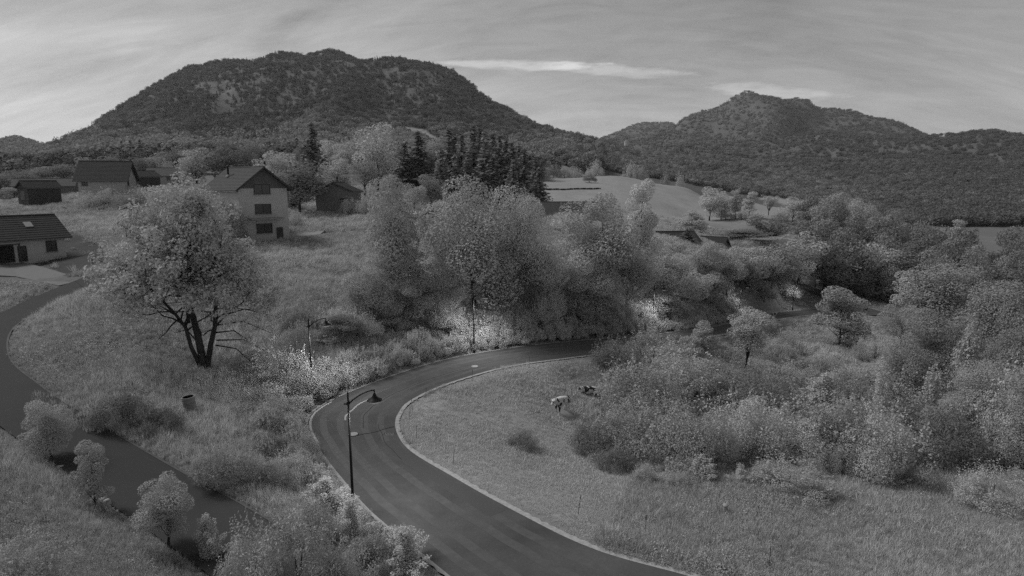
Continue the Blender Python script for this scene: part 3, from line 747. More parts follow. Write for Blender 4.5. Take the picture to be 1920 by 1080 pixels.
# ------------------------------------------------------------------ forests and grass: what nobody could count
def stuff_scatter(name, P, rot, scl, idx, protos, label, cat=None):
    me = bpy.data.meshes.new(name); me.vertices.add(len(P)); me.vertices.foreach_set('co', np.asarray(P, np.float32).ravel())
    for nm, ty, dat in (('rot', 'FLOAT_VECTOR', rot), ('scl', 'FLOAT_VECTOR', scl), ('idx', 'INT', idx)):
        a = me.attributes.new(nm, ty, 'POINT')
        a.data.foreach_set('vector' if ty == 'FLOAT_VECTOR' else 'value', np.asarray(dat, np.int32 if ty == 'INT' else np.float32).ravel())
    o = link(name, me); tag(o, label, None, None, 'stuff')
    c = bpy.data.collections.new(name + '_pieces')
    for i, pm in enumerate(protos):
        q = bpy.data.objects.new('%s_piece_%02d' % (name, i), pm); c.objects.link(q)
    ng = bpy.data.node_groups.new(name, 'GeometryNodeTree')
    ng.interface.new_socket('Geometry', in_out='INPUT', socket_type='NodeSocketGeometry'); ng.interface.new_socket('Geometry', in_out='OUTPUT', socket_type='NodeSocketGeometry')
    N, L = ng.nodes.new, ng.links.new
    gi, go = N('NodeGroupInput'), N('NodeGroupOutput'); ip = N('GeometryNodeInstanceOnPoints'); ci = N('GeometryNodeCollectionInfo')
    ci.inputs['Collection'].default_value = c; ci.inputs['Separate Children'].default_value = True; ci.inputs['Reset Children'].default_value = True
    def at(nm, ty):
        n = N('GeometryNodeInputNamedAttribute'); n.data_type = ty; n.inputs['Name'].default_value = nm; return n.outputs[0]
    L(gi.outputs[0], ip.inputs['Points']); L(ci.outputs[0], ip.inputs['Instance']); ip.inputs['Pick Instance'].default_value = True
    L(at('idx', 'INT'), ip.inputs['Instance Index']); L(at('scl', 'FLOAT_VECTOR'), ip.inputs['Scale'])
    er = N('FunctionNodeEulerToRotation'); L(at('rot', 'FLOAT_VECTOR'), er.inputs[0]); L(er.outputs[0], ip.inputs['Rotation'])
    L(ip.outputs[0], go.inputs[0])
    md = o.modifiers.new('scatter', 'NODES'); md.node_group = ng
    return o
def far_tree(seed, n, a, mat, conifer=False):
    if conifer:
        r = np.random.default_rng(seed); z = 1 - np.sqrt(r.random(n)); an = r.uniform(0, 6.28, n); rad = a / 2 * (1 - z) * r.uniform(0.6, 1.1, n)
        C = np.stack([np.cos(an) * rad, np.sin(an) * rad, z * 0.98 + 0.02], 1); V, Fc = leaves(C, np.stack([np.cos(an), np.sin(an), 0.7 + 0 * an], 1), 0.085, 0.4, 0.7, seed)
    else:
        V, Fc = crown_blobs(seed, n, round_blobs(seed, a, 0.1, 11, 0.22), 0.10, 0.5, 0.35, 0.1)
    return mesh_np('forest_tree', V, Fc, M[mat])
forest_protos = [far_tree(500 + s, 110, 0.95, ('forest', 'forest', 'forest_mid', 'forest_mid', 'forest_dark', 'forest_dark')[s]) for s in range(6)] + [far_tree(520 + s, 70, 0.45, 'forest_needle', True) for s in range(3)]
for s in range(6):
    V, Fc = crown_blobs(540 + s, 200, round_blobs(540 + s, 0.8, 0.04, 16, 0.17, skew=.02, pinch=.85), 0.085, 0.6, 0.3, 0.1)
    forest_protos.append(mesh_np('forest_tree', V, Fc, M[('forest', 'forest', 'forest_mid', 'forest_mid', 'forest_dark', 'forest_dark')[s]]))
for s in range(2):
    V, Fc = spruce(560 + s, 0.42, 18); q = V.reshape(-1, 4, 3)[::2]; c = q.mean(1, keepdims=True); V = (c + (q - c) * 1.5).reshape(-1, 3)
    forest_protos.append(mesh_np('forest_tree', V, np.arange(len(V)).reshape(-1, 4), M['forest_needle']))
def scatter_forest(name, nn, y0, y1, label, u0=-1.2, u1=1.3):
    r = np.random.default_rng(77 + int(y0)); u = r.uniform(u0, u1, nn); Y = np.exp(r.uniform(math.log(y0), math.log(y1), nn))
    z = gridval(ZG, u, Y); px, py = to_px(u, z / Y); keep = np.ones(nn, bool)
    for q in Z_CLEAR + [Z_FIELD, Z_FIELD2]: keep &= ~(inpoly(px, py, q) & (Y < 1250))
    keep &= ~(rock_mask(u * Y, Y, px, py) & (r.random(nn) < 0.72))
    # village shelf and pastures stay open below 400 m except to the east
    keep &= ~((Y < 300) & (px < 1000)); keep &= ~((Y < 380) & (px >= 1000) & (px < 1120)); keep &= ~((Y < 425) & (px > 1000) & (px < 1560))
    keep &= ~((Y < 400) & (py > 425))
    u, Y, z, px, py = (q[keep] for q in (u, Y, z, px, py)); x = u * Y
    pat = fbm(x / 130 + 9, Y / 260, 61, 3); con = (r.random(len(u)) < np.clip(0.08 + pat * 1.7 + np.where((px < 900) & (py < 200), 0.12, 0.0), 0.01, 0.7)) & (px < 1700)
    shade = np.clip((250 - py) / 75 * (px < 1080), -0.6, 1.0) + np.clip((px - 1430) / 500, 0, 0.9) * (px > 1100) + fbm(x / 200, Y / 300, 88, 3) * 1.6 + 0.35 + r.normal(0, 0.25, len(u)) + 0.7 * ((px > 1500 - (py - 195) * 0.8) & (px < 1770) & (py < 278)) + 0.5 * ((px < 110) & (Y > 1500))  # crown tone by species and height; past the spur it paints the shaded flank
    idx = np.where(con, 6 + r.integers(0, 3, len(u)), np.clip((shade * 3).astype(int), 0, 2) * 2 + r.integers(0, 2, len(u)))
    hs = np.maximum(9.0, Y * 0.0085) * r.uniform(0.7, 1.3, len(u)); hs = np.minimum(hs, 14 * r.uniform(0.7, 1.2, len(u)))
    ws = np.where(con, hs * 1.0, np.maximum(hs * r.uniform(0.85, 1.15, len(u)), Y * 0.0064))
    foot = (Y < 820) & (px < 1130)
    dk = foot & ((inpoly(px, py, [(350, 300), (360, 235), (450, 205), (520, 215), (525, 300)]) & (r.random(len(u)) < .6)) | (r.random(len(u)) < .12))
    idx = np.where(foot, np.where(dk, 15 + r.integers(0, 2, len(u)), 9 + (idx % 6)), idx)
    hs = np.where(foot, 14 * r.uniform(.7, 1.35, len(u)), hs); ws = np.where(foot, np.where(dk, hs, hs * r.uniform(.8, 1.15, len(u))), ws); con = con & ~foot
    scl = np.stack([ws, ws, hs * np.where(con, 0.95, 0.85)], 1)
    rot = np.stack([0 * u, 0 * u, r.uniform(0, 6.28, len(u))], 1)
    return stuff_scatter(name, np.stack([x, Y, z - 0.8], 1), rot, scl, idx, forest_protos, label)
scatter_forest('forest', 110000, 290, 4200, 'dense mixed forest covering the mountains and the valley floor')

def tuft(seed, nb, h, spread, width, lean, mat, leafy=0):
    r = np.random.default_rng(seed); V = []; Fc = []
    for i in range(nb):
        an = r.uniform(0, 6.28); m = math.sqrt(r.random()) * spread; b = np.array([math.cos(an) * m, math.sin(an) * m, -0.04])
        d = np.array([r.normal(0, lean), r.normal(0, lean), 1.0]); d /= np.linalg.norm(d); hh = h * r.uniform(0.5, 1.1)
        sd = np.array([math.cos(an * 3), math.sin(an * 3), 0]) * width * r.uniform(0.7, 1.3); bend = np.array([d[0], d[1], -0.25]) * hh * r.uniform(0.1, 0.5)
        k = len(V); mid = b + d * hh * 0.6; tip = b + d * hh + bend
        V += [b - sd, b + sd, mid + sd * 0.8, tip, mid - sd * 0.8]; Fc += [(k, k + 1, k + 2, k + 4), (k + 4, k + 2, k + 3, k + 3)]
    V = np.array(V)
    quads = [f for f in Fc if f[2] != f[3]]; tris = [(f[0], f[1], f[2]) for f in Fc if f[2] == f[3]]
    me = bpy.data.meshes.new('tuft'); me.from_pydata([tuple(v) for v in V], [], quads + tris); me.materials.append(M[mat])
    return me
def weed(seed, n, mat):
    r = np.random.default_rng(seed); d = unit(r, n); d[:, 2] = np.abs(d[:, 2]); C = d * r.uniform(0.4, 1.0, (n, 1)) * [0.34, 0.34, 0.5]
    V, Fc = leaves(C, d + [0, 0, 0.5], 0.045, 0.7, 0.6, seed)
    return mesh_np('weed', V, Fc, M[mat])
short_t = [tuft(600 + s, 30, 0.22, 0.30, 0.012, 0.35, 'grass') for s in range(4)]
tall_t = [tuft(610 + s, 30, 0.62, 0.30, 0.013, 0.22, 'grass_tall') for s in range(4)] + [weed(620 + s, 60, ('grass_tall', 'leaf', 'grass_dark')[s]) for s in range(3)] + [tuft(630 + s, 22, 0.85, 0.22, 0.010, 0.16, 'grass_dry') for s in range(2)]
def scatter_grass():
    r = np.random.default_rng(5); nn = 210000
    u = r.uniform(-1.05, 1.1, nn); Y = np.exp(r.uniform(math.log(17), math.log(190), nn)); x = u * Y
    z = gridval(ZG, u, Y); px, py = to_px(u, z / Y)
    dr, dl, dc = gridval(np.minimum(D_road, 99), u, Y), gridval(np.minimum(D_lane, 99), u, Y), gridval(np.minimum(D_cross, 99), u, Y)
    ok = (dr > 0.22) & (dl > 0.12) & (dc > 0.3) & ~(inpoly(px, py, Z_SOIL) & (r.random(nn) < 0.97) & (Y > 50) & (Y < 115))
    ok &= ~inpoly(px, py, [(-80, 488), (40, 486), (170, 526), (110, 540), (-80, 520)])
    past = inpoly(px, py, Z_PASTURE) & (Y < 90)
    clump = fbm(x / 5, Y / 5, 31, 3)
    tall_here = past & ((clump > 0.2) & (px > 1130) | (py > 900) & (px > 1080 + (1080 - py) * 0.6) & (clump > -0.3))
    cw = [hit(1052, 774), hit(1106, 738)]
    for c_ in cw: ok &= ((x - c_.x) ** 2 + (Y - c_.y) ** 2 > 1.7)
    sh = ok & past & ~tall_here
    tl = ok & (~past | tall_here)
    def go(name, sel, protos, sc, label, seed, leafy):
        q = np.random.default_rng(seed); m = sel.sum(); s = sc * (0.7 + 0.6 * q.random(m)) * (1 + 1.4 * np.clip(clump[sel], -0.3, 0.5)) * np.clip(Y[sel] / 40, 0.8, 1.0)
        edge = np.clip(np.minimum(np.minimum(dr, dl), dc)[sel] / 1.0, 0.55, 1); s *= edge
        low = np.where(Y[sel] > 62, np.clip(np.minimum(dr, dc)[sel] / 7, 0.22, 1), 1); s *= low
        fat = np.clip(Y[sel] / 40, 1, 2.4) / np.clip(low, .5, 1)
        idx = q.integers(0, 4, m)
        if leafy:
            mix = fbm(x[sel] / 11 + 40, Y[sel] / 11, 35, 3)
            idx = np.where(q.random(m) < np.clip(0.12 + 1.8 * np.maximum(mix, 0), 0, .8), 4 + q.integers(0, 3, m), idx)
            idx = np.where(q.random(m) < np.clip(0.10 - 1.6 * mix, 0, .5), 7 + q.integers(0, 2, m), idx)
        stuff_scatter(name, np.stack([x[sel], Y[sel], z[sel]], 1), np.stack([q.normal(0, 0.12, m), q.normal(0, 0.12, m), q.uniform(0, 6.28, m)], 1), np.stack([s * fat, s * fat, s], 1), idx, protos, label)
    go('pasture_grass', sh, short_t, 1.0, 'short grazed grass of the pasture inside the road bend', 1, False)
    go('tall_grass', tl, tall_t, 0.95, 'tall rough grass and weeds on the slopes', 2, True)
scatter_grass()

# ------------------------------------------------------------------ the big tree on the slope by the lane
def big_tree():
    p = hit(385, 697); x, Y = p.x, p.y; k = Y / F_PX
    H = ray(385, 326)[1] * Y - p.z
    o = empty('maple_tree', (x, Y, p.z), 'large broad leafy tree with several dark stems standing alone on the slope beside the barrel', 'tree')
    r = random.Random(3); tr = MB(); blobs = []
    def px(dx, up): return dx * k, up * k                # pixels to metres at the tree
    def stem(pts, r0, r1, depth):
        P = []
        for i, (dx, up) in enumerate(pts):
            t = i / (len(pts) - 1); P.append(Vector((dx * k, depth * t, up * k)))
        n = len(P); tr.tube(P, [r0 + (r1 - r0) * i / (n - 1) for i in range(n)], 8); return P
    def twig(a, b, r0, n=3):
        """a limb from a to b with side twigs and leaf clumps at its ends"""
        a, b = Vector(a), Vector(b); m = a.lerp(b, 0.5) + Vector((r.uniform(-.3, .3), r.uniform(-.3, .3), -0.25))
        q = [a, a.lerp(m, 0.5) + Vector((0, 0, .1)), m, m.lerp(b, 0.55), b]; tr.tube(q, [r0, r0 * .8, r0 * .6, r0 * .4, r0 * .15], 6)
        for t, pt in ((0.5, m), (0.75, m.lerp(b, 0.5)), (1.0, b), (0.9, m.lerp(b, 0.8))):
            for j in range(n):
                e = pt + Vector((r.uniform(-1, 1), r.uniform(-1, 1), r.uniform(0.1, 1.0))) * 1.1 * (0.6 + t * .5)
                if r.random() < 0.6: tr.tube([pt, pt.lerp(e, 0.5) + Vector((0, 0, .1)), e], [r0 * .22, r0 * .14, r0 * .05], 4)
                blobs.append((e.x, e.y, e.z, r.uniform(0.35, 0.75)))
    s1 = stem([(0, -6), (-8, 60), (-18, 120), (-22, 170), (-20, 230), (-12, 300)], 0.32, 0.06, 0.4)
    s2 = stem([(2, -4), (12, 50), (22, 90), (26, 150), (34, 210), (44, 280)], 0.25, 0.06, 1.0)
    s3 = stem([(-4, -2), (-20, 50), (-24, 90), (-40, 120), (-70, 160), (-110, 200)], 0.18, 0.06, -1.2)
    s4 = stem([(-24, 96), (-30, 140), (-48, 190), (-60, 250)], 0.14, 0.05, 1.6)
    stems = [(s1, 30), (s2, 26), (s3, 20), (s4, 16)]
    rx, top = 172 * k, H
    def outline(z):           # how far the crown reaches to either side at a height
        t = z / top; zs = [0, .12, .2, .3, .45, .6, .75, .88, .97, 1.0]
        return np.interp(t, zs, [-30, -50, -120, -160, -182, -165, -128, -90, -45, -20]) * k, np.interp(t, zs, [60, 130, 172, 175, 150, 108, 80, 62, 35, 10]) * k
    def inside(v, f=1.0):
        lo, hi = outline(v[2]); c, w = (lo + hi) / 2, (hi - lo) / 2 * f
        return ((v[0] - c) / w) ** 2 + (v[1] / (w * 0.95 + .3)) ** 2 < 1
    for s, n in stems:
        for i in range(n):
            j = 0.35 + 0.62 * (i + 0.5) / n; f = j * (len(s) - 1); a = s[int(f)].lerp(s[min(int(f) + 1, len(s) - 1)], f % 1)
            # a target on the egg-shaped crown
            for _ in range(30):
                b = Vector((r.uniform(-1.1, 1.1) * rx, r.uniform(-1, 1) * rx, top * r.uniform(0.16, 0.97)))
                if not inside(b) or inside(b, 0.55) and r.random() < .7: continue
                if b.z > a.z - 1.6 and (b - a).length < 6.5: break
            twig(a, b, 0.055 + 0.03 * r.random())
    # low drooping boughs on the side towards the road
    for (x0, u0, x1, u1) in ((22, 60, 130, 20), (22, 75, 110, 52), (20, 50, 120, 5), (-14, 55, -70, 70), (26, 90, 140, 70), (24, 105, 150, 105)):
        a, b = Vector((x0 * k, 0.4, u0 * k)), Vector((x1 * k, r.uniform(-1, 1.5), u1 * k)); m = a.lerp(b, .45) + Vector((0, 0, 0.7))
        tr.tube([a, m, b], [0.07, 0.045, 0.012], 6)
        for q in range(9):
            c = m.lerp(b, q / 8) + Vector((r.uniform(-.4, .4), r.uniform(-.8, .8), r.uniform(-.3, .5))); tr.tube([m.lerp(b, q / 8), c], [.018, .005], 4)
            if q > 3: blobs.append((c.x, c.y, c.z, r.uniform(.25, .45)))
    for i in range(330):
        v = Vector((r.uniform(-1.1, 1.1) * rx, r.uniform(-1, 1) * rx, top * r.uniform(0.3, 0.96)))
        if inside(v, 0.97) and (not inside(v, 0.6) or v.z > .8 * top): blobs.append((*v, r.uniform(.45, .85)))
    blobs = [q for q in blobs if inside(q, 1.04) or q[2] < .3 * top]
    blobs = [q for q in blobs if not (q[2] < .37 * top and -75 * k < q[0] < 62 * k)]
    V, Fc = crown_blobs(77, 19000, blobs, 0.19, 0.8, 0.3, 0.3)
    link('crown', mesh_np('maple_crown', V, Fc, M['leaf']), o)
    tr.build('trunk', M['bark'], o, True)
big_tree()

# ------------------------------------------------------------------ other trees, one by one
# on the bank above the road bend
T(738, 334, 105, 'pale', 'slender upright tree with light leaves alone on the bank beside the grassy slope', base=590)
T(428, 372, 70, 'dense', 'leafy tree against the side wall of the three-storey house', Y=90)
T(452, 425, 40, 'bush', 'garden bush at the corner of the three-storey house', Y=92)
T(770, 470, 90, 'feather', 'loose leafy young tree below the slender upright tree', base=596)
T(890, 340, 190, 'dome', 'tall round-topped pale tree, biggest of the clump above the third lamp', base=598)
T(968, 362, 110, 'dome', 'round-topped tree leaning on the biggest tree of the bank clump', base=598)
T(1012, 455, 110, 'round', 'lower bushy tree closing the bank clump in front of the big tiled roof', base=596)
T(840, 520, 70, 'round', 'leafy understorey tree at the foot of the bank clump', base=608)
T(925, 480, 100, 'round', 'leafy understorey tree right above the third lamp', base=606)
T(1125, 368, 130, 'pale', 'tall pale-topped tree beside the spruce wood, over the fourth lamp bank', base=588)
T(1085, 480, 100, 'round', 'rounded low tree in front of the tall pale-topped tree', base=590)
T(1175, 450, 95, 'dense', 'bushy tree between the pale-topped tree and the birch', base=588)
T(1198, 340, 62, 'poplar', 'very slender tall birch standing out against the hay field', base=575)
T(1245, 470, 100, 'pale', 'pale bushy tree behind the fourth lamp', base=580)
T(1290, 505, 90, 'round', 'rounded bush-like tree between the fourth and fifth lamps', base=580)
T(1292, 395, 56, 'feather', 'thin feathery tree rising beside the small conifer', Y=150)
T(1285, 430, 34, 'spruce', 'small tiered conifer in front of the dark roofed house', Y=128)
T(1322, 455, 75, 'pale', 'pale pointed tree below the house with the small chimney', base=566)
T(1362, 465, 70, 'pale', 'second pale pointed tree beside the house with the small chimney', base=560)
T(1388, 430, 95, 'dark', 'umbrella-shaped dark tree beside the house with the small chimney', Y=150)
T(1438, 404, 95, 'vase', 'dark vase-shaped tree with a bare forked stem at the edge of the lower field', Y=165)
T(1420, 492, 85, 'round', 'rounded tree under the dark vase-shaped tree', Y=146)
T(1460, 500, 80, 'dense', 'bushy tree between the fifth and sixth lamps', Y=150)
T(1408, 488, 75, 'dense', 'dense tree on the steep bank between the fifth and sixth lamps', base=546)
T(1446, 496, 56, 'dense', 'tree on the steep bank just before the sixth lamp', base=543)
T(1472, 524, 50, 'bush', 'bush on the steep bank beside the sixth lamp', base=560)
T(1432, 532, 46, 'dark_bush', 'dark bush low on the steep bank between the fifth and sixth lamps', base=567)
T(1500, 437, 95, 'pale', 'pale broad tree over the sixth lamp', Y=152)
T(1385, 520, 70, 'feather', 'feathery low tree over the fifth lamp bank', Y=138)
T(1345, 535, 60, 'dense', 'small dense tree on the bank before the fifth lamp', Y=128)
T(1225, 535, 80, 'dark', 'dark low tree behind the fourth lamp', base=596)
T(690, 545, 100, 'feather', 'wispy pale sapling clump on the slope over the second and third lamps', base=602)
T(640, 590, 80, 'dark', 'dark low thicket tree by the hollow behind the second lamp', base=640)
T(775, 520, 90, 'round', 'low leafy tree at the end of the bank clump next to the slope', base=612)
for i in range(26):
    px_ = 690 + 560 * rnd.random(); base_ = 586 + 22 * rnd.random() + max(0, 860 - px_) * .06
    if min(abs(px_ - 889) / 60, abs(px_ - 1224) / 75) < 1: continue
    T(px_, base_ - 52 - 50 * rnd.random(), 62 + 44 * rnd.random(), rnd.choice(['dome', 'bush', 'dense', 'dark', 'bush', 'round']), 'leafy undergrowth tree of the bank clump', base=base_, group='undergrowth of the bank clump')
# the grove on the far side of the crossing
GR = 'grove beyond the crossing'
for px_, top_, w_, b_, kd, lb in [
    (1545, 452, 78, 545, 'dark', 'dark tree at the corner of the grove behind the white signpost'),
    (1592, 450, 85, 552, 'dark', 'dark broad tree of the grove, second from the white signpost'),
    (1640, 458, 80, 560, 'round', 'leafy tree in the middle of the grove over the crossing road'),
    (1685, 470, 85, 572, 'dark', 'dark tree of the grove over the white marker post'),
    (1593, 420, 46, 510, 'dark', 'small round-headed tree peeping over the grove'),
    (1645, 440, 60, 530, 'dark', 'tree rising behind the middle of the grove'),
    (1705, 455, 70, 545, 'dark', 'rounded tree behind the grove next to the long barn'),
    (1760, 497, 112, 603, 'soft', 'big dome-shaped tree with white rails showing beneath it'),
    (1700, 510, 60, 592, 'pale', 'pale upright tree at the edge of the grove beside the marker post'),
    (1828, 500, 78, 565, 'dark', 'round tree behind the big dome-shaped tree'),
    (1880, 545, 80, 620, 'round', 'round tree beside the dark house roof at the edge of the view'),
    (1790, 455, 50, 530, 'dark', 'dark tree below the long barn'),
    (1745, 440, 60, 520, 'dark', 'tree standing just in front of the long barn'),
    (1895, 505, 75, 575, 'dark', 'dark tree behind the dark house roof at the edge of the view'),
    (1560, 470, 60, 556, 'dark', 'low dark tree inside the grove near the signpost'),
    (1620, 490, 60, 562, 'dark', 'low dark tree at the roadside front of the grove'),
    (1665, 500, 60, 572, 'dense', 'low dense tree at the roadside front of the grove'),
    (1860, 470, 60, 540, 'dark', 'soft round tree behind the two small dark conifers'),
    (1915, 470, 60, 560, 'dark', 'tall dark tree standing at the edge of the view above the roof'),
    (1730, 530, 60, 596, 'dark', 'dark low tree left of the white rails under the dome-shaped tree')]:
    T(px_, top_, w_, kd, lb.replace(' left of ', ' next to '), base=b_, group=GR)
for i in range(46):
    px_ = 1535 + 390 * rnd.random(); line = np.interp(px_, [1530, 1600, 1700, 1800, 1920], [538, 556, 578, 596, 604]); base_ = line - 62 * rnd.random() ** 1.2
    T(px_, base_ - 72 - 46 * rnd.random(), 44 + 26 * rnd.random(), rnd.choice(['dark', 'dark', 'dark', 'dark', 'dense']), 'broadleaf tree inside the grove', base=base_, group='trees inside the grove')
for i in range(16):
    px_ = 1500 + 230 * rnd.random(); base_ = 446 + 34 * rnd.random()
    T(px_, base_ - 44 - 26 * rnd.random(), 34 + 16 * rnd.random(), rnd.choice(['dark', 'dark', 'dense']), 'broadleaf tree between lower field and grove', base=base_, group='belt between the lower field and the grove')
for i in range(14):
    px_ = 1250 + 250 * rnd.random(); base_ = 520 + 38 * rnd.random()
    T(px_, base_ - 46 - 30 * rnd.random(), 56 + 30 * rnd.random(), rnd.choice(['dense', 'dome', 'dark', 'bush']), 'leafy bank tree behind the far lamps', base=min(base_, 548), group='bank trees behind the far lamps')
T(1790, 412, 30, 'poplar', 'narrow columnar tree alone on the valley meadow', Y=250)
T(1867, 478, 13, 'spruce', 'small dark conifer of a pair, the one nearer the valley meadow barn', Y=190)
T(1876, 480, 13, 'spruce', 'small dark conifer of a pair, the one nearer the edge of the view', Y=190)
# the hedgerow at the foot of the hay field
for px_, top_, w_, b_, kd, lb in [
    (1330, 351, 42, 414, 'pale', 'tall open hedgerow tree with upright limbs below the hay field'),
    (1352, 360, 36, 412, 'pale', 'open hedgerow tree next to the tallest upright one'),
    (1379, 356, 24, 410, 'poplar', 'first narrow pale hedgerow tree'),
    (1404, 360, 26, 411, 'poplar', 'second narrow pale hedgerow tree'),
    (1441, 366, 34, 404, 'thin', 'nearly bare forked hedgerow tree against the bright field edge'),
    (1486, 370, 40, 420, 'round', 'round hedgerow tree with a dark stem'),
    (1520, 365, 46, 428, 'dark', 'hedgerow tree at the corner of the lower field'),
    (1555, 362, 62, 440, 'dense', 'large dense hedgerow tree, tallest at the field corner'),
    (1600, 372, 52, 440, 'round', 'rounded tree next to the tallest tree of the field corner'),
    (1632, 382, 46, 438, 'dark', 'rounded tree midway along the hedgerow to the barn'),
    (1668, 390, 56, 436, 'dense', 'broad dense tree of the hedgerow near the barn'),
    (1695, 400, 40, 438, 'dark', 'dark tree ending the hedgerow beside the barn'),
    (1604, 420, 36, 444, 'dense', 'small ball-shaped tree in front of the hedgerow')]:
    T(px_, top_, w_, kd, lb, base=b_, group='hedgerow trees below the hay field')
for i, (px_, top_, w_, b_) in enumerate([(1360, 394, 34, 413), (1390, 396, 34, 412), (1420, 398, 34, 412), (1462, 398, 30, 412), (1500, 402, 36, 424), (1535, 410, 34, 436)]):
    T(px_, top_, w_, 'bush', 'low dark bush in the hay field hedgerow', base=b_, group='low hedgerow bushes')
# single bushes on the hay field and along its upper edge
T(1105, 327, 26, 'dark_bush', 'dark bush alone on the upper hay field', base=342)
T(1112, 303, 32, 'bush', 'round tree at the top edge of the hay field', Y=372)
T(1177, 306, 32, 'bush', 'dark tree of a pair at the top edge of the hay field', Y=385)
T(1196, 312, 30, 'bush', 'smaller dark tree of the pair at the top edge of the hay field', Y=383)
T(1241, 322, 18, 'bush', 'small round tree on the field edge nearer the dark pair', Y=385)
T(1267, 326, 20, 'bush', 'small round tree on the field edge farther from the dark pair', Y=375)
for px_ in (1000, 1018, 1036, 1056, 1076):
    T(px_, 307 + (px_ % 7), 26, 'bush', 'rounded bush along the upper field edge', Y=380, group='bushes along the upper field edge')
# spruce wood and the trees behind the houses
for px_, top_, w_, Y_, lb in [
    (790, 268, 58, 190, 'spruce standing apart with ragged limbs beside the spruce wood'), (846, 262, 52, 178, 'first spruce of the wood, next to the ragged one'),
    (868, 272, 46, 172, 'second spruce of the wood'), (890, 255, 50, 180, 'tallest spruce of the wood'), (912, 266, 46, 170, 'spruce just past the tallest of the wood'),
    (938, 276, 44, 168, 'spruce midway along the wood'), (960, 288, 44, 166, 'spruce past the middle of the wood'), (982, 300, 44, 164, 'spruce near the field end of the wood'),
    (1003, 318, 40, 160, 'last and lowest spruce of the wood beside the field'), (598, 252, 46, 200, 'tall dark spruce behind the pale bushy tree'),
    (830, 300, 40, 166, 'low spruce filling the near edge of the wood'), (880, 310, 42, 160, 'low spruce under the tallest one'), (925, 315, 42, 158, 'low spruce at the middle front of the wood'),
    (962, 330, 42, 155, 'low spruce at the field end front of the wood'), (765, 290, 44, 185, 'dark spruce behind the ragged one'), (855, 268, 50, 186, 'spruce behind the first two of the wood'), (902, 262, 50, 190, 'spruce behind the tallest of the wood'), (925, 272, 48, 186, 'spruce at the back of the middle of the wood'), (950, 284, 46, 182, 'spruce at the back past the middle of the wood'), (972, 296, 46, 178, 'spruce at the back near the field end of the wood'), (992, 312, 42, 170, 'low spruce at the back by the field end of the wood'), (905, 320, 50, 154, 'low spruce in front of the tallest of the wood'), (1010, 335, 36, 156, 'smallest spruce of the wood at the corner of the field')]:
    T(px_, top_ - 20, w_ * 1.35, 'spruce', lb, Y=Y_, group='spruce wood behind the bank')
T(714, 232, 78, 'pale', 'very tall pale poplar-like tree standing over the grey shed', Y=165)
T(690, 300, 50, 'round', 'leafy tree at the foot of the tall pale tree', Y=160)
T(382, 278, 62, 'pale', 'pale airy tree behind the houses near the chalet', Y=185)
T(436, 276, 60, 'dark', 'dark round tree behind the three-storey house', Y=190)
T(472, 278, 56, 'dark', 'second dark round tree behind the three-storey house', Y=188)
T(522, 285, 66, 'pale', 'pale tree just over the gable of the three-storey house', Y=165)
T(568, 300, 92, 'dark', 'broad dark cedar with layered boughs between the house and the shed', Y=128)
T(556, 305, 30, 'spruce', 'dark narrow conifer inside the cedar group', Y=135)
T(640, 298, 56, 'pale', 'light round tree behind the grey shed', Y=172)
T(605, 340, 40, 'round', 'round tree between the cedar and the grey shed', Y=140)
T(811, 328, 50, 'dense', 'pale globe-shaped tree in front of the spruce wood', Y=138)
T(780, 345, 46, 'round', 'round tree beside the pale globe-shaped tree', Y=134)
T(330, 300, 40, 'bush', 'bush behind the small house with the white wall', Y=215)
for px_, top_, w_, Y_ in [(20, 325, 60, 190), (60, 318, 50, 200), (100, 312, 50, 215), (140, 308, 46, 220), (10, 355, 50, 160), (45, 352, 40, 165), (280, 296, 40, 230), (230, 290, 44, 235), (190, 295, 40, 235)]:
    T(px_, top_, w_, 'dense', 'leafy tree behind the chalet', Y=Y_, group='trees behind the chalet')
for i in range(28):          # belt of trees at the mountain foot behind the village
    px_ = 300 + i * 24 + rnd.uniform(-8, 8)
    T(px_, 262 + 26 * rnd.random() + (14 if px_ < 420 else 0), 42 + 12 * rnd.random(), rnd.choice(['dense', 'dense', 'dense', 'dark', 'pale']), 'broadleaf tree in the mountain foot belt', Y=250 + 60 * rnd.random(), group='belt of trees at the mountain foot')
for px_, top_, w_, Y_ in [(215, 352, 50, 142), (180, 358, 40, 140), (275, 352, 50, 140), (310, 358, 46, 138), (245, 362, 40, 138)]:
    T(px_, top_, w_, 'bush', 'garden bush in the hedge before the chalet', Y=Y_, group='garden hedge before the chalet')
for px_, top_, w_, Y_ in [(660, 372, 36, 128), (690, 368, 40, 127), (560, 395, 30, 110)]:
    T(px_, top_, w_, 'bush', 'garden bush beside the grey shed', Y=Y_, group='garden bushes by the shed')
T(1075, 400, 80, 'pale_bush', 'pale bush before the big tiled roof', Y=120)

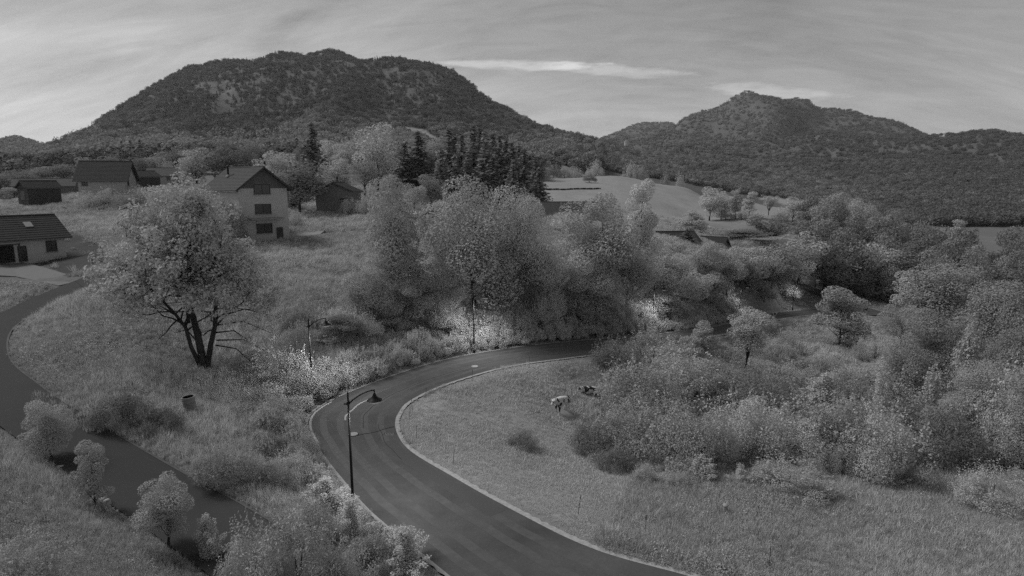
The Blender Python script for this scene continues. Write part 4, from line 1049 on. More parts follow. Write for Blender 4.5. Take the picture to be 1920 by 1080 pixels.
# ------------------------------------------------------------------ the thicket inside the bend
TH = 'thicket inside the road bend'
for px_, base_, top_, w_, kd, lb in [
    (1152, 694, 638, 100, 'dark_bush', 'dark rounded bush at the road edge where the bend leaves the pasture'),
    (1225, 690, 616, 110, 'pale_bush', 'fine-leaved pale bush standing behind the dark roadside bush'),
    (1312, 690, 602, 66, 'feather', 'slim pointed sapling between the pale bush and the thin young tree'),
    (1398, 700, 582, 80, 'thin', 'thin young tree with a bare stem rising over the thicket'),
    (1572, 652, 540, 92, 'feather', 'pale cone-shaped tree in front of the crossing'),
    (1476, 660, 622, 54, 'bush', 'small bush on the verge near the give-way sign'),
    (1205, 790, 680, 200, 'bush', 'large spreading bush of the thicket facing the resting cow'),
    (1292, 760, 668, 150, 'pale_bush', 'pale bush behind the large spreading one'),
    (1120, 850, 790, 110, 'dark_bush', 'low dark bush at the pasture corner of the thicket'),
    (1195, 852, 760, 175, 'bush', 'rounded bush at the pasture front of the thicket'),
    (1300, 876, 765, 180, 'bush', 'broad leafy bush at the middle front of the thicket'),
    (1395, 858, 745, 170, 'bush', 'leafy bush next to the broad front one'),
    (1490, 850, 760, 170, 'bush', 'bush in front of the pale sapling in the thicket'),
    (1250, 735, 655, 150, 'bush', 'bush on the crest of the thicket'),
    (1385, 760, 690, 150, 'dark_bush', 'dark bush under the thin young tree'),
    (1440, 800, 705, 140, 'dark_bush', 'dark hollow-looking bush behind the thicket front'),
    (1565, 872, 770, 170, 'dark_bush', 'dark bush at the front of the thicket past the sapling'),
    (1650, 900, 775, 180, 'bush', 'wide bush at the far front of the thicket'),
    (1745, 878, 770, 180, 'dark_bush', 'dark wide bush beside the wide front bush'),
    (1840, 868, 750, 170, 'bush', 'leafy bush near the end of the thicket front'),
    (1915, 880, 690, 160, 'pale_bush', 'pale bush ending the thicket front at the edge of the view'),
    (1542, 790, 700, 80, 'plume', 'pale upright sapling in the middle of the thicket'),
    (1600, 800, 715, 140, 'dark_bush', 'dark broad bush in the middle of the thicket'),
    (1690, 800, 700, 150, 'bush', 'bush behind the middle of the thicket'),
    (1480, 745, 680, 110, 'pale_bush', 'pale bush on the rise behind the thicket'),
    (1610, 745, 690, 130, 'bush', 'bush on the rise beside the tall pale trees'),
    (1540, 700, 668, 80, 'bush', 'low bush on the slope below the cone-shaped tree'),
    (1640, 672, 640, 50, 'pale_bush', 'small pale round bush beside the cone-shaped tree'),
    (1670, 720, 672, 80, 'pale_bush', 'low pale bush on the open grass before the dark tree'),
    (1530, 735, 700, 70, 'dark_bush', 'low dark scrub in the grassy hollow'),
    (1740, 765, 588, 130, 'soft', 'dark rounded tree standing on the lower slope before the tall pale tree'),
    (1688, 655, 575, 70, 'round', 'lighter tree at the end of the crossing road'),
    (1865, 770, 535, 170, 'soft', 'tallest soft-crowned tree on the lower slope'),
    (1792, 740, 650, 70, 'plume', 'feathery sapling next to the dark rounded tree'),
    (1735, 830, 690, 80, 'plume', 'pale young tree before the dark rounded tree'),
    (1830, 850, 680, 110, 'soft', 'tall pale tree before the tallest soft-crowned tree'),
    (1905, 820, 610, 130, 'soft', 'tall pale tree at the edge of the view over the thicket'),
    (1780, 850, 740, 90, 'soft', 'pale bushy tree between the young tree and the tall pale tree'),
    (1950, 900, 700, 150, 'soft', 'bushy tree cut by the edge of the view'),
    (1860, 960, 880, 130, 'pale_bush', 'pale low bush in the meadow corner at the edge of the view'),
    (1480, 925, 872, 150, 'pale_bush', 'pale arching bramble in front of the thicket'),
    (980, 838, 806, 62, 'dark_bush', 'low dark tuft alone on the pasture before the cows')]:
    T(px_, top_, w_, kd, lb, base=base_, group=None if 'cows' in lb else TH)
for i in range(26):
    q = rnd.random(); px_ = 1420 + 420 * rnd.random(); base_ = 650 + 90 * rnd.random()
    T(px_, max(base_ - 16 - 22 * rnd.random(), 622), 34 + 34 * rnd.random(), rnd.choice(['pale_bush', 'bush', 'bush', 'pale_bush']), 'low scrub bush on the rough slope', base=base_, group='scrub on the rough slope')
for i in range(16):
    px_ = 1420 + 520 * rnd.random(); base_ = 760 + 120 * rnd.random()
    T(px_, base_ - 60 - 30 * rnd.random(), 100 + 60 * rnd.random(), rnd.choice(['dark_bush', 'dark_bush', 'bush']), 'bush inside the thicket', base=base_, group='inner bushes of the thicket')  # mostly dark leaves, so the shade in the gaps is put into colour

for i in range(22):
    px_ = 1110 + 820 * rnd.random(); base_ = 862 + 50 * rnd.random() + max(0, px_ - 1500) * .05
    T(px_, base_ - 22 - 30 * rnd.random(), 40 + 50 * rnd.random(), rnd.choice(['pale_bush', 'bush', 'dark_bush', 'plume']), 'small bush fringing the thicket', base=base_, group='low fringe of the thicket')
for px_, base_, top_, w_, kd, lb in [(1690, 800, 640, 75, 'dark', 'dark upright tree between the grassy opening and the feathery sapling'), (1800, 800, 600, 80, 'plume', 'tall feathery pale tree before the tallest soft-crowned one'),
    (1880, 780, 575, 90, 'dense', 'dark leafy tree near the edge of the view behind the tall pale one'), (1640, 820, 690, 60, 'plume', 'slim pale sapling standing over the dark broad bush')]:
    T(px_, top_, w_, kd, lb, base=base_, group=TH)
# shrubs planted along the outer edge of the road, and the growth on the bank behind them
dirs = -road_nrm
k = 66.0
while k < 178:
    i = int(k); q = road_out[i] + dirs[i] * (1.0 + 0.5 * rnd.random())
    h = 1.15 + 0.9 * rnd.random()
    plant('shrub', q[0], q[1], h, 1.7 + 0.8 * rnd.random(), 'leafy shrub in the planted roadside row', 'shrub row along the road')
    if rnd.random() < 0.8:
        q2 = road_out[i] + dirs[i] * (2.4 + 1.0 * rnd.random())
        plant('shrub', q2[0], q2[1], h * 1.1, 2.0 + 0.8 * rnd.random(), 'leafy shrub in the second roadside row', 'second shrub row along the road')
    k += 1.35 / max(np.linalg.norm(road_out[i + 1] - road_out[i]), 0.05)
for i in range(60):
    px_ = 560 + 760 * rnd.random(); row = 585 + 45 * rnd.random() + max(0, (700 - px_)) * 0.25
    p = hit(px_, row)
    if gridval(np.minimum(D_road, 99), p.x / p.y, p.y) < 3: continue
    T(px_, row - 24 - 26 * rnd.random(), 50 + 40 * rnd.random(), rnd.choice(['bush', 'pale_bush', 'bush', 'dark_bush']), 'bush on the grassy bank above the road', base=row, group='bushes on the bank above the road')
# growth between the lane and the road
for px_, base_, top_, w_, kd, lb in [
    (556, 745, 660, 90, 'pale_bush', 'bright pale bush around the foot of the second lamp'), (600, 748, 700, 70, 'bush', 'leafy bush at the foot of the second lamp on the road side'),
    (520, 800, 745, 80, 'bush', 'bush on the verge where the road bends hardest'), (575, 852, 812, 50, 'bush', 'low bush hanging over the outer road edge at the bend'),
    (545, 905, 850, 90, 'bush', 'leafy verge bush beside the bend below the barrel'), (612, 965, 895, 80, 'plume', 'pale upright bush on the verge behind the nearest lamp'),
    (660, 1010, 930, 70, 'plume', 'pale pointed bush at the foot of the nearest lamp'), (760, 1065, 985, 110, 'plume', 'pale grassy bush at the road edge past the nearest lamp'),
    (420, 905, 840, 120, 'dark_bush', 'dark low bush between the barrel and the road'), (500, 920, 868, 100, 'dark_bush', 'second dark low bush between the barrel and the road'),
    (590, 1010, 940, 90, 'bush', 'bush on the strip between lane and road'), (700, 1075, 1010, 120, 'dark_bush', 'dark bush at the bottom of the strip between lane and road'),
    (318, 1030, 892, 98, 'pale', 'pale pointed sapling leaning over the lane edge'), (395, 1050, 965, 60, 'plume', 'small sapling beside the lane in front of the pale pointed one'),
    (560, 1150, 965, 190, 'pale_bush', 'big pale bush at the end of the lane nearest the camera'), (480, 1130, 985, 130, 'pale_bush', 'pale bush pressed against the big pale one by the lane'),
    (650, 1150, 1030, 130, 'bush', 'leafy bush beside the big pale one at the lane'), (96, 862, 752, 74, 'pale', 'slight sapling standing over the lane'),
    (70, 1110, 1010, 170, 'bush', 'low bush on the near grassy slope'), (230, 800, 735, 110, 'dark_bush', 'dark brush in the hollow beside the barrel'),
    (300, 815, 765, 90, 'dark_bush', 'dark brush at the near side of the barrel hollow'), (470, 700, 655, 70, 'bush', 'bush at the foot of the big lone tree')]:
    T(px_, top_, w_, kd, lb, base=base_)
for i in range(30):
    px_ = 480 + 330 * rnd.random(); base_ = 800 + (px_ - 480) * 0.75 + 40 * rnd.random()
    p = hit(px_, base_)
    if min(gridval(np.minimum(D_road, 99), p.x / p.y, p.y), gridval(np.minimum(D_lane, 99), p.x / p.y, p.y)) < 0.7: continue
    T(px_, base_ - 20 - 22 * rnd.random(), 40 + 30 * rnd.random(), rnd.choice(['shrub', 'bush', 'dark_bush']), 'low bush between lane and road', base=base_, group='low growth between lane and road')
# young tree with a bare thin stem beside the lane
p = hit(181, 962)
o = plant('feather', p.x, p.y, ray(181, 828)[1] * p.y - p.z, 62 * p.y / F_PX, 'young planted tree with a thin bare stem beside the lane stones')

# ------------------------------------------------------------------ street lamps
def make_lamp(p, ytop, label, arm_az=0.0, power=1.0):
    H = ray(960 + F_PX * p.x / p.y, ytop)[1] * p.y - p.z
    o = empty('street_lamp', p, label, 'street lamp', 'black street lamps along the outer edge of the road', arm_az)
    f = H / 6.0
    MB().lathe([(0.15, -0.3), (0.15, 0.05), (0.12, 0.12), (0.105, 0.5), (0.09, 0.56)], 14).build('base', M['black_metal'], o)
    MB().tube([(0, 0, 0.5), (0, 0, H * 0.5), (0, 0, H * 0.90)], [0.078, 0.062, 0.05], 12).build('pole', M['black_metal'], o, True)
    MB().lathe([(0.05, H * .885), (0.085, H * .89), (0.085, H * .915), (0.045, H * .92), (0.04, H * .975), (0.055, H * .98), (0.02, H * .99), (0.001, H)], 12).build('finial', M['black_metal'], o)
    a = MB(); z0 = H * .895; ax = 1.16 * f
    a.tube([(-0.22, 0, z0 + .0), (0.1, 0, z0 + .02)], [0.035, 0.035], 8)
    pts = [(0.05 + ax * t, 0, z0 + 0.02 + (0.098 * H) * math.sin(t * math.pi / 2) ** 0.9) for t in np.linspace(0, 1, 9)]
    a.tube(pts, [0.036] * 9, 8); a.build('arm', M['black_metal'], o, True)
    e = pts[-1]; hx, hz = e[0], e[2]
    MB().lathe([(0.02, 0.03), (0.035, 0.0), (0.03, -0.16), (0.075, -0.19), (0.09, -0.27), (0.15, -0.36), (0.24, -0.44), (0.30, -0.48), (0.37, -0.50), (0.37, -0.53), (0.29, -0.535), (0.27, -0.52)], 20, (hx, 0, hz)).build('shade', M['black_metal'], o, True)
    MB().lathe([(0.26, -0.525), (0.25, -0.62), (0.2, -0.655), (0.001, -0.665)], 16, (hx, 0, hz)).build('lens', M['lens'], o, True)
    ld = bpy.data.lights.new('lamp_light', 'SPOT'); ld.energy = LAMP_W * power; ld.spot_size = R(158); ld.spot_blend = 0.7; ld.shadow_soft_size = 0.12
    lo = bpy.data.objects.new('lamp_light', ld); COL.objects.link(lo); lo.parent = o; lo.location = (hx, 0, hz - 0.72); lo.rotation_euler = (0, R(14), 0)
def emission(name, v):
    m = bpy.data.materials.new(name); m.use_nodes = True; b = m.node_tree.nodes['Principled BSDF']
    b.inputs['Base Color'].default_value = (.5, .5, .5, 1); b.inputs['Emission Color'].default_value = (1, 1, 1, 1); b.inputs['Emission Strength'].default_value = v
    return m
M['lens'] = emission('lamp_lens', 0.08)
for px_, py_, zz, top, az, lb in [
    (662, 948, -16.25, 733, 0.15, 'nearest street lamp, its bell shade hanging over the asphalt of the bend'),
    (587, 752, None, 596, 0.0, 'second street lamp, rising from bright bushes beside the big lone tree'),
    (889, 663, None, 546, -0.3, 'third street lamp, in front of the big round tree clump'),
    (1224, 621, None, 534, -0.5, 'fourth street lamp, half hidden behind the pale bush'),
    (1386, 592, None, 532, -0.7, 'fifth street lamp, behind the thin young tree'),
    (1486, 582, None, 524, -0.5, 'farthest street lamp, near the crossing')]:
    p = Pz(px_, py_, zz) if zz else hit(px_, py_)
    p.z = gz(p.x, p.y)
    make_lamp(p, top, lb, az, {733: .55, 596: .95, 546: 1.1, 534: .85, 532: .6, 524: .6}[top])

# ------------------------------------------------------------------ houses
def gable_parts(o, L, W, hw, rise, over=0.5, wall='plaster', roof='tile', courses=9, top_clad=None, th=0.16):
    """walls with two gables (ridge along local x), two roof slopes laid in courses"""
    a, b = L / 2, W / 2
    m = MB(); sec = [(-b, -1.2), (b, -1.2), (b, hw), (0, hw + rise), (-b, hw)]
    m.prism([(-a, y, z) for y, z in sec], (L, 0, 0)).build('wall', M[wall], o)
    if top_clad:
        for s in (-1, 1):
            t = MB(); q = hw - 0.25
            t.prism([(s * (a + .01), -b * 0.995, q), (s * (a + .01), b * .995, q), (s * (a + .01), b * .995, hw), (s * (a + .01), 0, hw + rise - .02), (s * (a + .01), -b * .995, hw)], (s * 0.06, 0, 0)).build('gable_cladding', M[top_clad], o)
    ang = math.atan2(rise, b); sl = math.hypot(rise, b) + over; n = courses
    for s in (-1, 1):
        r = MB(); d = Vector((0, s * math.cos(ang), -math.sin(ang))); nrm = Vector((0, s * math.sin(ang), math.cos(ang)))
        ridge = Vector((0, 0, hw + rise))
        for i in range(n):        # each course overlaps the one below by a small step
            p0 = ridge + d * (sl * i / n) + nrm * 0.02; p1 = ridge + d * (sl * (i + 1) / n) + nrm * 0.06
            v = [Vector((-a - over, 0, 0)) + p0, Vector((a + over, 0, 0)) + p0, Vector((a + over, 0, 0)) + p1, Vector((-a - over, 0, 0)) + p1]
            lo = [q - nrm * th for q in v]
            r.poly(v); r.poly([v[3], v[2], lo[2], lo[3]]); r.poly([v[0], v[3], lo[3], lo[0]]); r.poly([v[1], lo[1], lo[2], v[2]]); r.poly(lo[::-1])
        r.build('roof_slope', M[roof], o)
        ge = ridge + d * (sl + .05) - nrm * .12
        MB().tube([(-a - over, ge.y, ge.z), (a + over, ge.y, ge.z)], [.07, .07], 6).build('gutter', M['metal'], o)
        f = MB()              # barge boards
        for e in (-1, 1):
            c = ridge + d * sl / 2 - nrm * 0.10 + Vector((e * (a + over + .03), 0, 0)); f.box(c, (0.05, sl, 0.26), Matrix.Rotation(-s * ang, 3, 'X'))
        f.build('barge_board', M['wood_dark'], o)
    MB().tube([(-a - over, 0, hw + rise + .06), (a + over, 0, hw + rise + .06)], [0.11, 0.11], 8).build('ridge_cap', M[roof], o)
def window(o, face, c, w, h, L, W, panes=2, frame='frame', glass='glass', sill=True, name='window'):
    """face: 'x+','x-','y+','y-'; c = (offset along face, height of the middle)"""
    rz = {'x+': 0, 'y+': math.pi / 2, 'x-': math.pi, 'y-': -math.pi / 2}[face]
    dist = (L if face[0] == 'x' else W) / 2
    rot = Matrix.Rotation(rz, 4, 'Z')
    def fin(mb, nm, mat, par):
        me = mb.mesh(nm, M[mat]); me.transform(rot @ Matrix.Translation((dist, c[0], c[1]))); return link(nm, me, par)
    f = MB(); t = 0.09
    for s in (-1, 1):
        f.box((0.03, s * (w / 2 - t / 2), 0), (0.12, t, h)); f.box((0.028, 0, s * (h / 2 - t / 2)), (0.11, w - 2 * t, t))
    for i in range(1, panes): f.box((0.026, -w / 2 + w * i / panes, 0), (0.10, t * 0.8, h - 2 * t))
    wf = fin(f, name, frame, o)
    fin(MB().box((0.014, 0, 0), (0.03, w - 2 * t, h - 2 * t)), 'pane', glass, wf)
    if sill: fin(MB().box((0.09, 0, -h / 2 - 0.05), (0.24, w + 0.2, 0.07)), 'sill', 'concrete', wf)
    return wf
def house(name, px, py, Y, ang, label, L, W, hw, rise, cat='house', group=None, zoff=0.0, **kw):
    u = ray(px, 500)[0]; x = u * Y; z = gz(x, Y) if py is None else ray(px, py)[1] * Y
    o = empty(name, (x, Y, z + zoff), label, cat, group, ang)
    gable_parts(o, L, W, hw, rise, **kw)
    return o
def pipe_chimney(o, x, y, z, h, r=0.16, mat='black_metal'):
    c = MB().lathe([(r, -0.6), (r, h * .8), (r * 1.5, h * .82), (r * 1.5, h * .9), (r * .6, h * .95), (.001, h)], 10, (x, y, z)).build('chimney', M[mat], o)
    MB().lathe([(r * 2.6, -0.1), (r * 1.02, 0.2)], 10, (x, y, z)).build('flashing', M['concrete'], o)

# three-storey house with the gable towards the road
h6 = house('three_storey_house', 472, 447, 100, R(-45), 'tall pale house with three windows one above another in its gable', 13, 7.6, 8.4, 3.0, over=0.9, wall='plaster', roof='tile', courses=16, top_clad='wood')
for zz in (2.0, 5.0, 8.0):
    window(h6, 'x+', (-0.2, zz), 2.5, 1.5, 13.14 if zz > 7.5 else 13, 7.6, 2, 'frame_dark')
for xx in (-4, 0, 3.6):
    for zz in (2.4, 5.4): window(h6, 'y-', (xx, zz), 1.2, 1.3, 13, 7.6)
pipe_chimney(h6, -2.0, -1.9, 10.1, 1.7)
MB().box((6.62, 2.2, 1.0), (0.08, 1.0, 2.1)).build('door', M['wood_dark'], h6)
MB().box((7.5, -0.2, 3.55), (1.9, 5.0, 0.16)).build('balcony', M['concrete'], h6)
# house by the lane
h1 = house('lane_house', 36, None, 84, R(58), 'single-storey house with a dark tiled roof and skylight at the end of the lane', 8.6, 8, 3.3, 2.6, over=0.7, wall='plaster', roof='tile_dark', courses=11)
h1['label'] = 'single-storey house with a dark tiled roof and one skylight beside the pale concrete apron'
window(h1, 'y-', (2.6, 1.8), 1.3, 1.5, 8.6, 8, 2, 'frame_dark')
dr = window(h1, 'y-', (-0.8, 1.05), 1.0, 2.1, 8.6, 8, 1, 'frame_dark', sill=False, name='door')
gd = window(h1, 'y-', (-2.8, 1.15), 2.2, 2.3, 8.6, 8, 1, 'frame_dark', 'rubber', False, 'garage_door')
window(h1, 'x+', (1.0, 1.8), 1.3, 1.4, 8.6, 8, 2, 'frame_dark')
_a = math.atan2(2.6, 4)
MB().box((1.0, -1.9, 3.3 + 2.6 * (1 - 1.9 / 4) + 0.12), (0.9, 1.1, 0.1), Matrix.Rotation(_a, 3, 'X')).build('skylight', M['cast'], h1)
pr = MB(); pr.prism([(-4.3, -4.2, 2.7), (-1.4, -4.2, 2.7), (-1.4, -5.4, 2.4), (-4.3, -5.4, 2.4)], (0, 0, 0.16)); pr.build('porch_roof', M['tile_dark'], h1)
for xx in (-4.2, -1.5): MB().box((xx, -5.25, 1.15), (0.16, 0.16, 2.5)).build('porch_post', M['wood_dark'], h1)
# chalet
h2 = house('chalet', 220, 356, 150, R(-18), 'dark roofed chalet with a small white gable below the mountain', 9.6, 10, 2.6, 4.2, over=0.8, wall='plaster_white', roof='tile_dark', courses=15)
h2.rotation_euler.z = R(18)
window(h2, 'x+', (0.2, 5.2), 1.0, 1.3, 9.6, 10, 2, 'frame_dark'); window(h2, 'y-', (-3.4, 1.6), 1.2, 1.2, 9.6, 10, 2, 'frame_dark'); window(h2, 'x+', (-2.4, 1.6), 1.4, 1.3, 9.6, 10, 2, 'frame_dark')
MB().box((-1.5, 1.2, 6.5), (0.5, 0.5, 1.3)).build('chimney', M['concrete'], h2)
# the dark barn and the roofs behind it
b1 = house('barn', 92, 374, 148, R(90), 'small dark timber barn with its gable end towards the lane house', 7, 4.6, 3.0, 1.4, cat='barn', wall='wood_dark', roof='tile_dark', over=.4)
b1.rotation_euler.z = R(62)
MB().box((-3.53, 0, 1.0), (0.06, 1.9, 2.2)).build('door', M['wood'], b1)
for px_, Y_, an, lb in ((85, 178, 24, 'low house with worn tiles half hidden behind the timber barn'), (128, 172, 24, 'low house with worn tiles between the barn and the chalet')):
    q = house('low_house', px_, 362, Y_, R(an), lb, 8.5, 7, 2.2, 1.8, wall='plaster_grey', roof='tile_light', over=.5)
    window(q, 'y-', (0, 1.2), 1.2, 1.1, 8.5, 7)
q = house('garage', 284, 343, 172, R(60), 'low dark gabled roof next to the white chalet gable', 6, 6.5, 1.9, 1.4, cat='garage', wall='wood_dark', roof='tile_dark', over=.5)
MB().box((-3.04, 0, 1.0), (0.06, 2.4, 1.9)).build('door', M['wood'], q)
q = house('small_house', 325, 342, 196, R(12), 'small house with a grey roof and a pale wall strip beyond the chalet', 9, 7, 2.2, 2.3, wall='plaster_white', roof='tile_light', over=.4)
window(q, 'y-', (-1.2, 1.3), 0.9, 1.2, 9, 7); window(q, 'y-', (2, 1.3), 0.9, 1.2, 9, 7)
# grey shed
q = house('grey_shed', 642, 391, 134, R(90), 'grey rendered shed with a low dark gable roof near the cedar', 8, 7.6, 3.9, 1.7, cat='shed', wall='plaster_grey', roof='tile_dark', over=.45)
window(q, 'x-', (1.8, 1.9), 1.0, 0.9, 8, 7.6, 1, 'frame_dark', sill=False)
pipe_chimney(q, 1.5, 0.7, 5.4, 1.5, .12)
# small gabled garage behind the clump
q = house('village_garage', 835, 425, 112, R(70), 'small garage roof peeping out behind the biggest bank tree', 5, 5.5, 2.3, 1.3, cat='garage', wall='plaster_white', roof='tile_dark', over=.4)
MB().box((-2.54, 0, 1.1), (0.06, 2.4, 2.1)).build('door', M['wood'], q)
# the broad tiled roof
h9 = house('broad_house', 1062, None, 150, R(3), 'long house with a broad plain tiled roof and a vent pipe below the hay field', 15.5, 10.5, 2.6, 3.4, wall='wood_dark', roof='tile', over=.8, courses=18)
h9.location.z = ray(1060, 378)[1] * 150 - 6.0 - 0.1
pipe_chimney(h9, -1.8, -2.2, 4.9, 1.1, .10, 'cast'); window(h9, 'y-', (-4, 1.3), 1.6, 1.2, 15.5, 10.5); window(h9, 'y-', (3, 1.3), 1.6, 1.2, 15.5, 10.5)
h10 = house('timber_house', 1262, None, 132, R(12), 'dark timber house behind the small tiered conifer', 8, 7, 2.6, 1.9, wall='wood_dark', roof='tile_dark', over=.6)
h10.location.z = ray(1262, 434)[1] * 132 - 4.5
window(h10, 'y-', (0, 1.4), 1.3, 1.1, 8, 7, 2, 'frame'); MB().box((3.0, -3.54, 1.0), (0.9, 0.06, 2.0)).build('door', M['wood'], h10)
h11 = house('chimney_house', 1332, None, 140, R(-35), 'house with a plain slate roof and a pale square chimney over the fifth lamp', 6, 6.5, 2.4, 2.2, wall='plaster_grey', roof='tile_dark', over=.5)
h11.location.z = ray(1332, 444)[1] * 140 - 4.6
ch = MB().box((2.2, 0.4, 4.75), (0.55, 0.55, 1.1)).build('chimney', M['plaster_white'], h11); MB().box((2.2, 0.4, 5.34), (0.7, 0.7, 0.08)).build('cap', M['concrete'], ch)
window(h11, 'y-', (0, 1.3), 1.1, 1.1, 6, 6.5)
# the long open barn on the valley meadow
Yb = 268; ob = empty('long_barn', (ray(1735, 440)[0] * Yb, Yb, ray(1735, 450)[1] * Yb), 'long low open-fronted barn on the valley meadow', 'barn', None, R(-12))
MB().box((0, 2.4, 1.2), (13, 0.2, 3.2)).build('back_wall', M['wood_dark'], ob)
for s in (-1, 1): MB().box((s * 6.4, 0, 1.2), (0.2, 4.6, 3.2)).build('side_wall', M['wood_dark'], ob)
MB().prism([(-7, -3.4, 2.6), (-7, 3.2, 3.9), (-7, 3.2, 4.05), (-7, -3.4, 2.75)], (14, 0, 0)).build('roof', M['tile_dark'], ob)
for i in range(6): MB().box((-6 + i * 2.4, -2.6, 1.1), (0.2, 0.2, 3.1)).build('post', M['wood'], ob)
# roof at the edge of the view
q = house('edge_house', 1928, None, 126, R(75), 'dark roofed house cut off by the edge of the view', 9, 8, 2.8, 2.4, wall='wood_dark', roof='tile_dark', over=.9)
q.location.z = ray(1920, 576)[1] * 126 - 4.6; window(q, 'x-', (0, 1.4), 1.3, 1.1, 9, 8, 2, 'frame_dark')
# chapel far off on the hill
Yc = 900; cx = ray(1174, 266)[0] * Yc; oc = empty('chapel', (cx, Yc, ray(1174, 272)[1] * Yc), 'tiny white chapel alone on the far forested hillside', 'chapel')
MB().box((0, 0, 2), (4, 6, 6)).build('nave', M['white'], oc); MB().box((0, -3.2, 3.2), (2.4, 2.4, 8.4)).build('tower', M['white'], oc)
MB().lathe([(1.9, 7.4), (0.01, 10.5)], 4, (0, -3.2, 0)).build('spire', M['tile'], oc)

# ------------------------------------------------------------------ smaller things
# concrete well ring (the barrel) in the hollow
p = hit(359, 779); o = empty('barrel', p, 'open grey barrel standing in the dark hollow below the big lone tree', 'barrel'); o.rotation_euler = (R(2), R(-4), 0)
kk = p.y / F_PX; rr, hh = 11.5 * kk, 39 * kk
MB().lathe([(rr * .9, -0.3), (rr * .95, hh * .25), (rr * .98, hh * .5), (rr, hh * .72), (rr * 1.03, hh * .73), (rr * 1.03, hh * .76), (rr, hh * .77), (rr, hh * .86), (rr * 1.03, hh * .87), (rr * 1.03, hh * .9), (rr, hh * .91), (rr, hh * .985)], 28).build('body', M['metal_barrel'] if 'metal_barrel' in M else M['metal'], o, True)
MB().lathe([(rr, hh * .985), (rr * 1.05, hh * .985), (rr * 1.05, hh * 1.0), (rr * .93, hh * 1.0), (rr * .93, hh * .97)], 28).build('rim', M['concrete'], o)
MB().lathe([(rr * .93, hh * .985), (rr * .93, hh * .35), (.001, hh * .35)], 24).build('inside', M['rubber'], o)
# pale utility post in the meadow
p = hit(1359, 972); o = empty('marker_post', p, 'short pale cylindrical post with a rounded cap standing in the meadow grass', 'post'); kk = p.y / F_PX
MB().lathe([(5.6 * kk, -0.2), (5.2 * kk, 10 * kk), (4.8 * kk, 22 * kk), (4.9 * kk, 27 * kk)], 16).build('shaft', M['concrete'], o, True)
MB().lathe([(5.4 * kk, 26.5 * kk), (5.6 * kk, 28 * kk), (4.6 * kk, 30 * kk), (.001, 31 * kk)], 16).build('cap', M['cast'], o, True)
MB().box((2.6 * kk, -4.9 * kk, 14 * kk), (1.6 * kk, 0.02, 2 * kk)).build('tag', M['white'], o)
# pasture fence: thin stakes and a wire along the inside of the bend
fence = empty('pasture_fence', tuple(Vector(road_in[60]) + Vector((0.8, 0, 0))), 'thin wire fence on dark stakes round the pasture', 'fence')
f0 = Vector(fence.location); stake_me = None; tops = []
ind = -dirs
pts = [Vector(road_in[i] + ind[i] * 1.0) for i in range(46, 150, 13)] + []
line2 = [hit(*q) for q in ((1084, 965), (1210, 1003), (1345, 953), (1416, 980), (1442, 1068))]
def stake(q):
    global stake_me
    if stake_me is None:
        b_ = MB().tube([(0, 0, -0.3), (0, 0, 0.55), (0.01, 0, 1.05)], [0.014, 0.013, 0.010], 6); b_.lathe([(0.018, 0.86), (0.022, 0.88), (0.022, 0.93), (0.018, 0.95)], 6); stake_me = b_.mesh('stake', M['black_metal'])
    s = link('stake', stake_me, fence); z = gz(q.x, q.y); s.location = (q.x - f0.x, q.y - f0.y, z - f0.z); s.rotation_euler = (rnd.uniform(-.12, .12), rnd.uniform(-.12, .12), 0)
    return Vector((q.x - f0.x, q.y - f0.y, z - f0.z + 0.9))
w = MB()
for seq in (pts, line2):
    tp = [stake(q) for q in seq]
    for a_, b_ in zip(tp, tp[1:]): w.tube([a_, a_.lerp(b_, .5) - Vector((0, 0, .05)), b_], [.006] * 3, 4, False)
w.build('wire', M['wire'], fence)
# stones along the lane edge
r_ = random.Random(8)
for i, (px_, py_, s_) in enumerate([(4, 789, 5), (65, 834, 9), (72, 840, 6), (120, 871, 9), (127, 878, 5), (160, 903, 7), (165, 909, 6), (182, 915, 10), (190, 923, 8), (200, 930, 7), (208, 934, 8), (216, 940, 6), (224, 945, 7), (230, 950, 5), (240, 958, 6), (252, 966, 5)]):
    p = hit(px_ - 7, py_ + 9); kk = p.y / F_PX; b_ = bmesh.new(); bmesh.ops.create_icosphere(b_, subdivisions=2, radius=1)
    for v in b_.verts: v.co *= 1 + r_.uniform(-.22, .22)
    me = bpy.data.meshes.new('stone'); b_.to_mesh(me); b_.free(); me.materials.append(M['rock'])
    o = link('stone', me); o.location = (p.x, p.y, p.z + s_ * kk * .2); sc_ = s_ * kk; o.scale = (sc_ * r_.uniform(.9, 1.4), sc_, sc_ * r_.uniform(.5, .8)); o.rotation_euler = (0, 0, r_.uniform(0, 3))
    tag(o, 'pale rough stone edging the lane', 'stone', 'pale stones along the lane edge')
# two short posts by the soil patch, a stake by the apron
for px_, py_, hpx, lb in ((173, 494, 11, 'short pale post of a pair beside the dark soil, nearer the lane house'), (189, 491, 9, 'short pale post of a pair beside the dark soil, nearer the big tree'), (38, 545, 10, 'thin pale stake in the grass below the concrete apron'), (1665, 590, 14, 'white roadside marker post at the crossing')):
    p = hit(px_, py_); kk = p.y / F_PX; o = empty('short_post', p, lb, 'post')
    MB().box((0, 0, hpx * kk / 2 - .1), (2.6 * kk, 2 * kk, hpx * kk + .2), bevel=.01).build('shaft', M['concrete'], o)
    MB().box((0, 0, hpx * kk + .02), (2.7 * kk, 2.1 * kk, .05)).build('cap', M['white'], o)
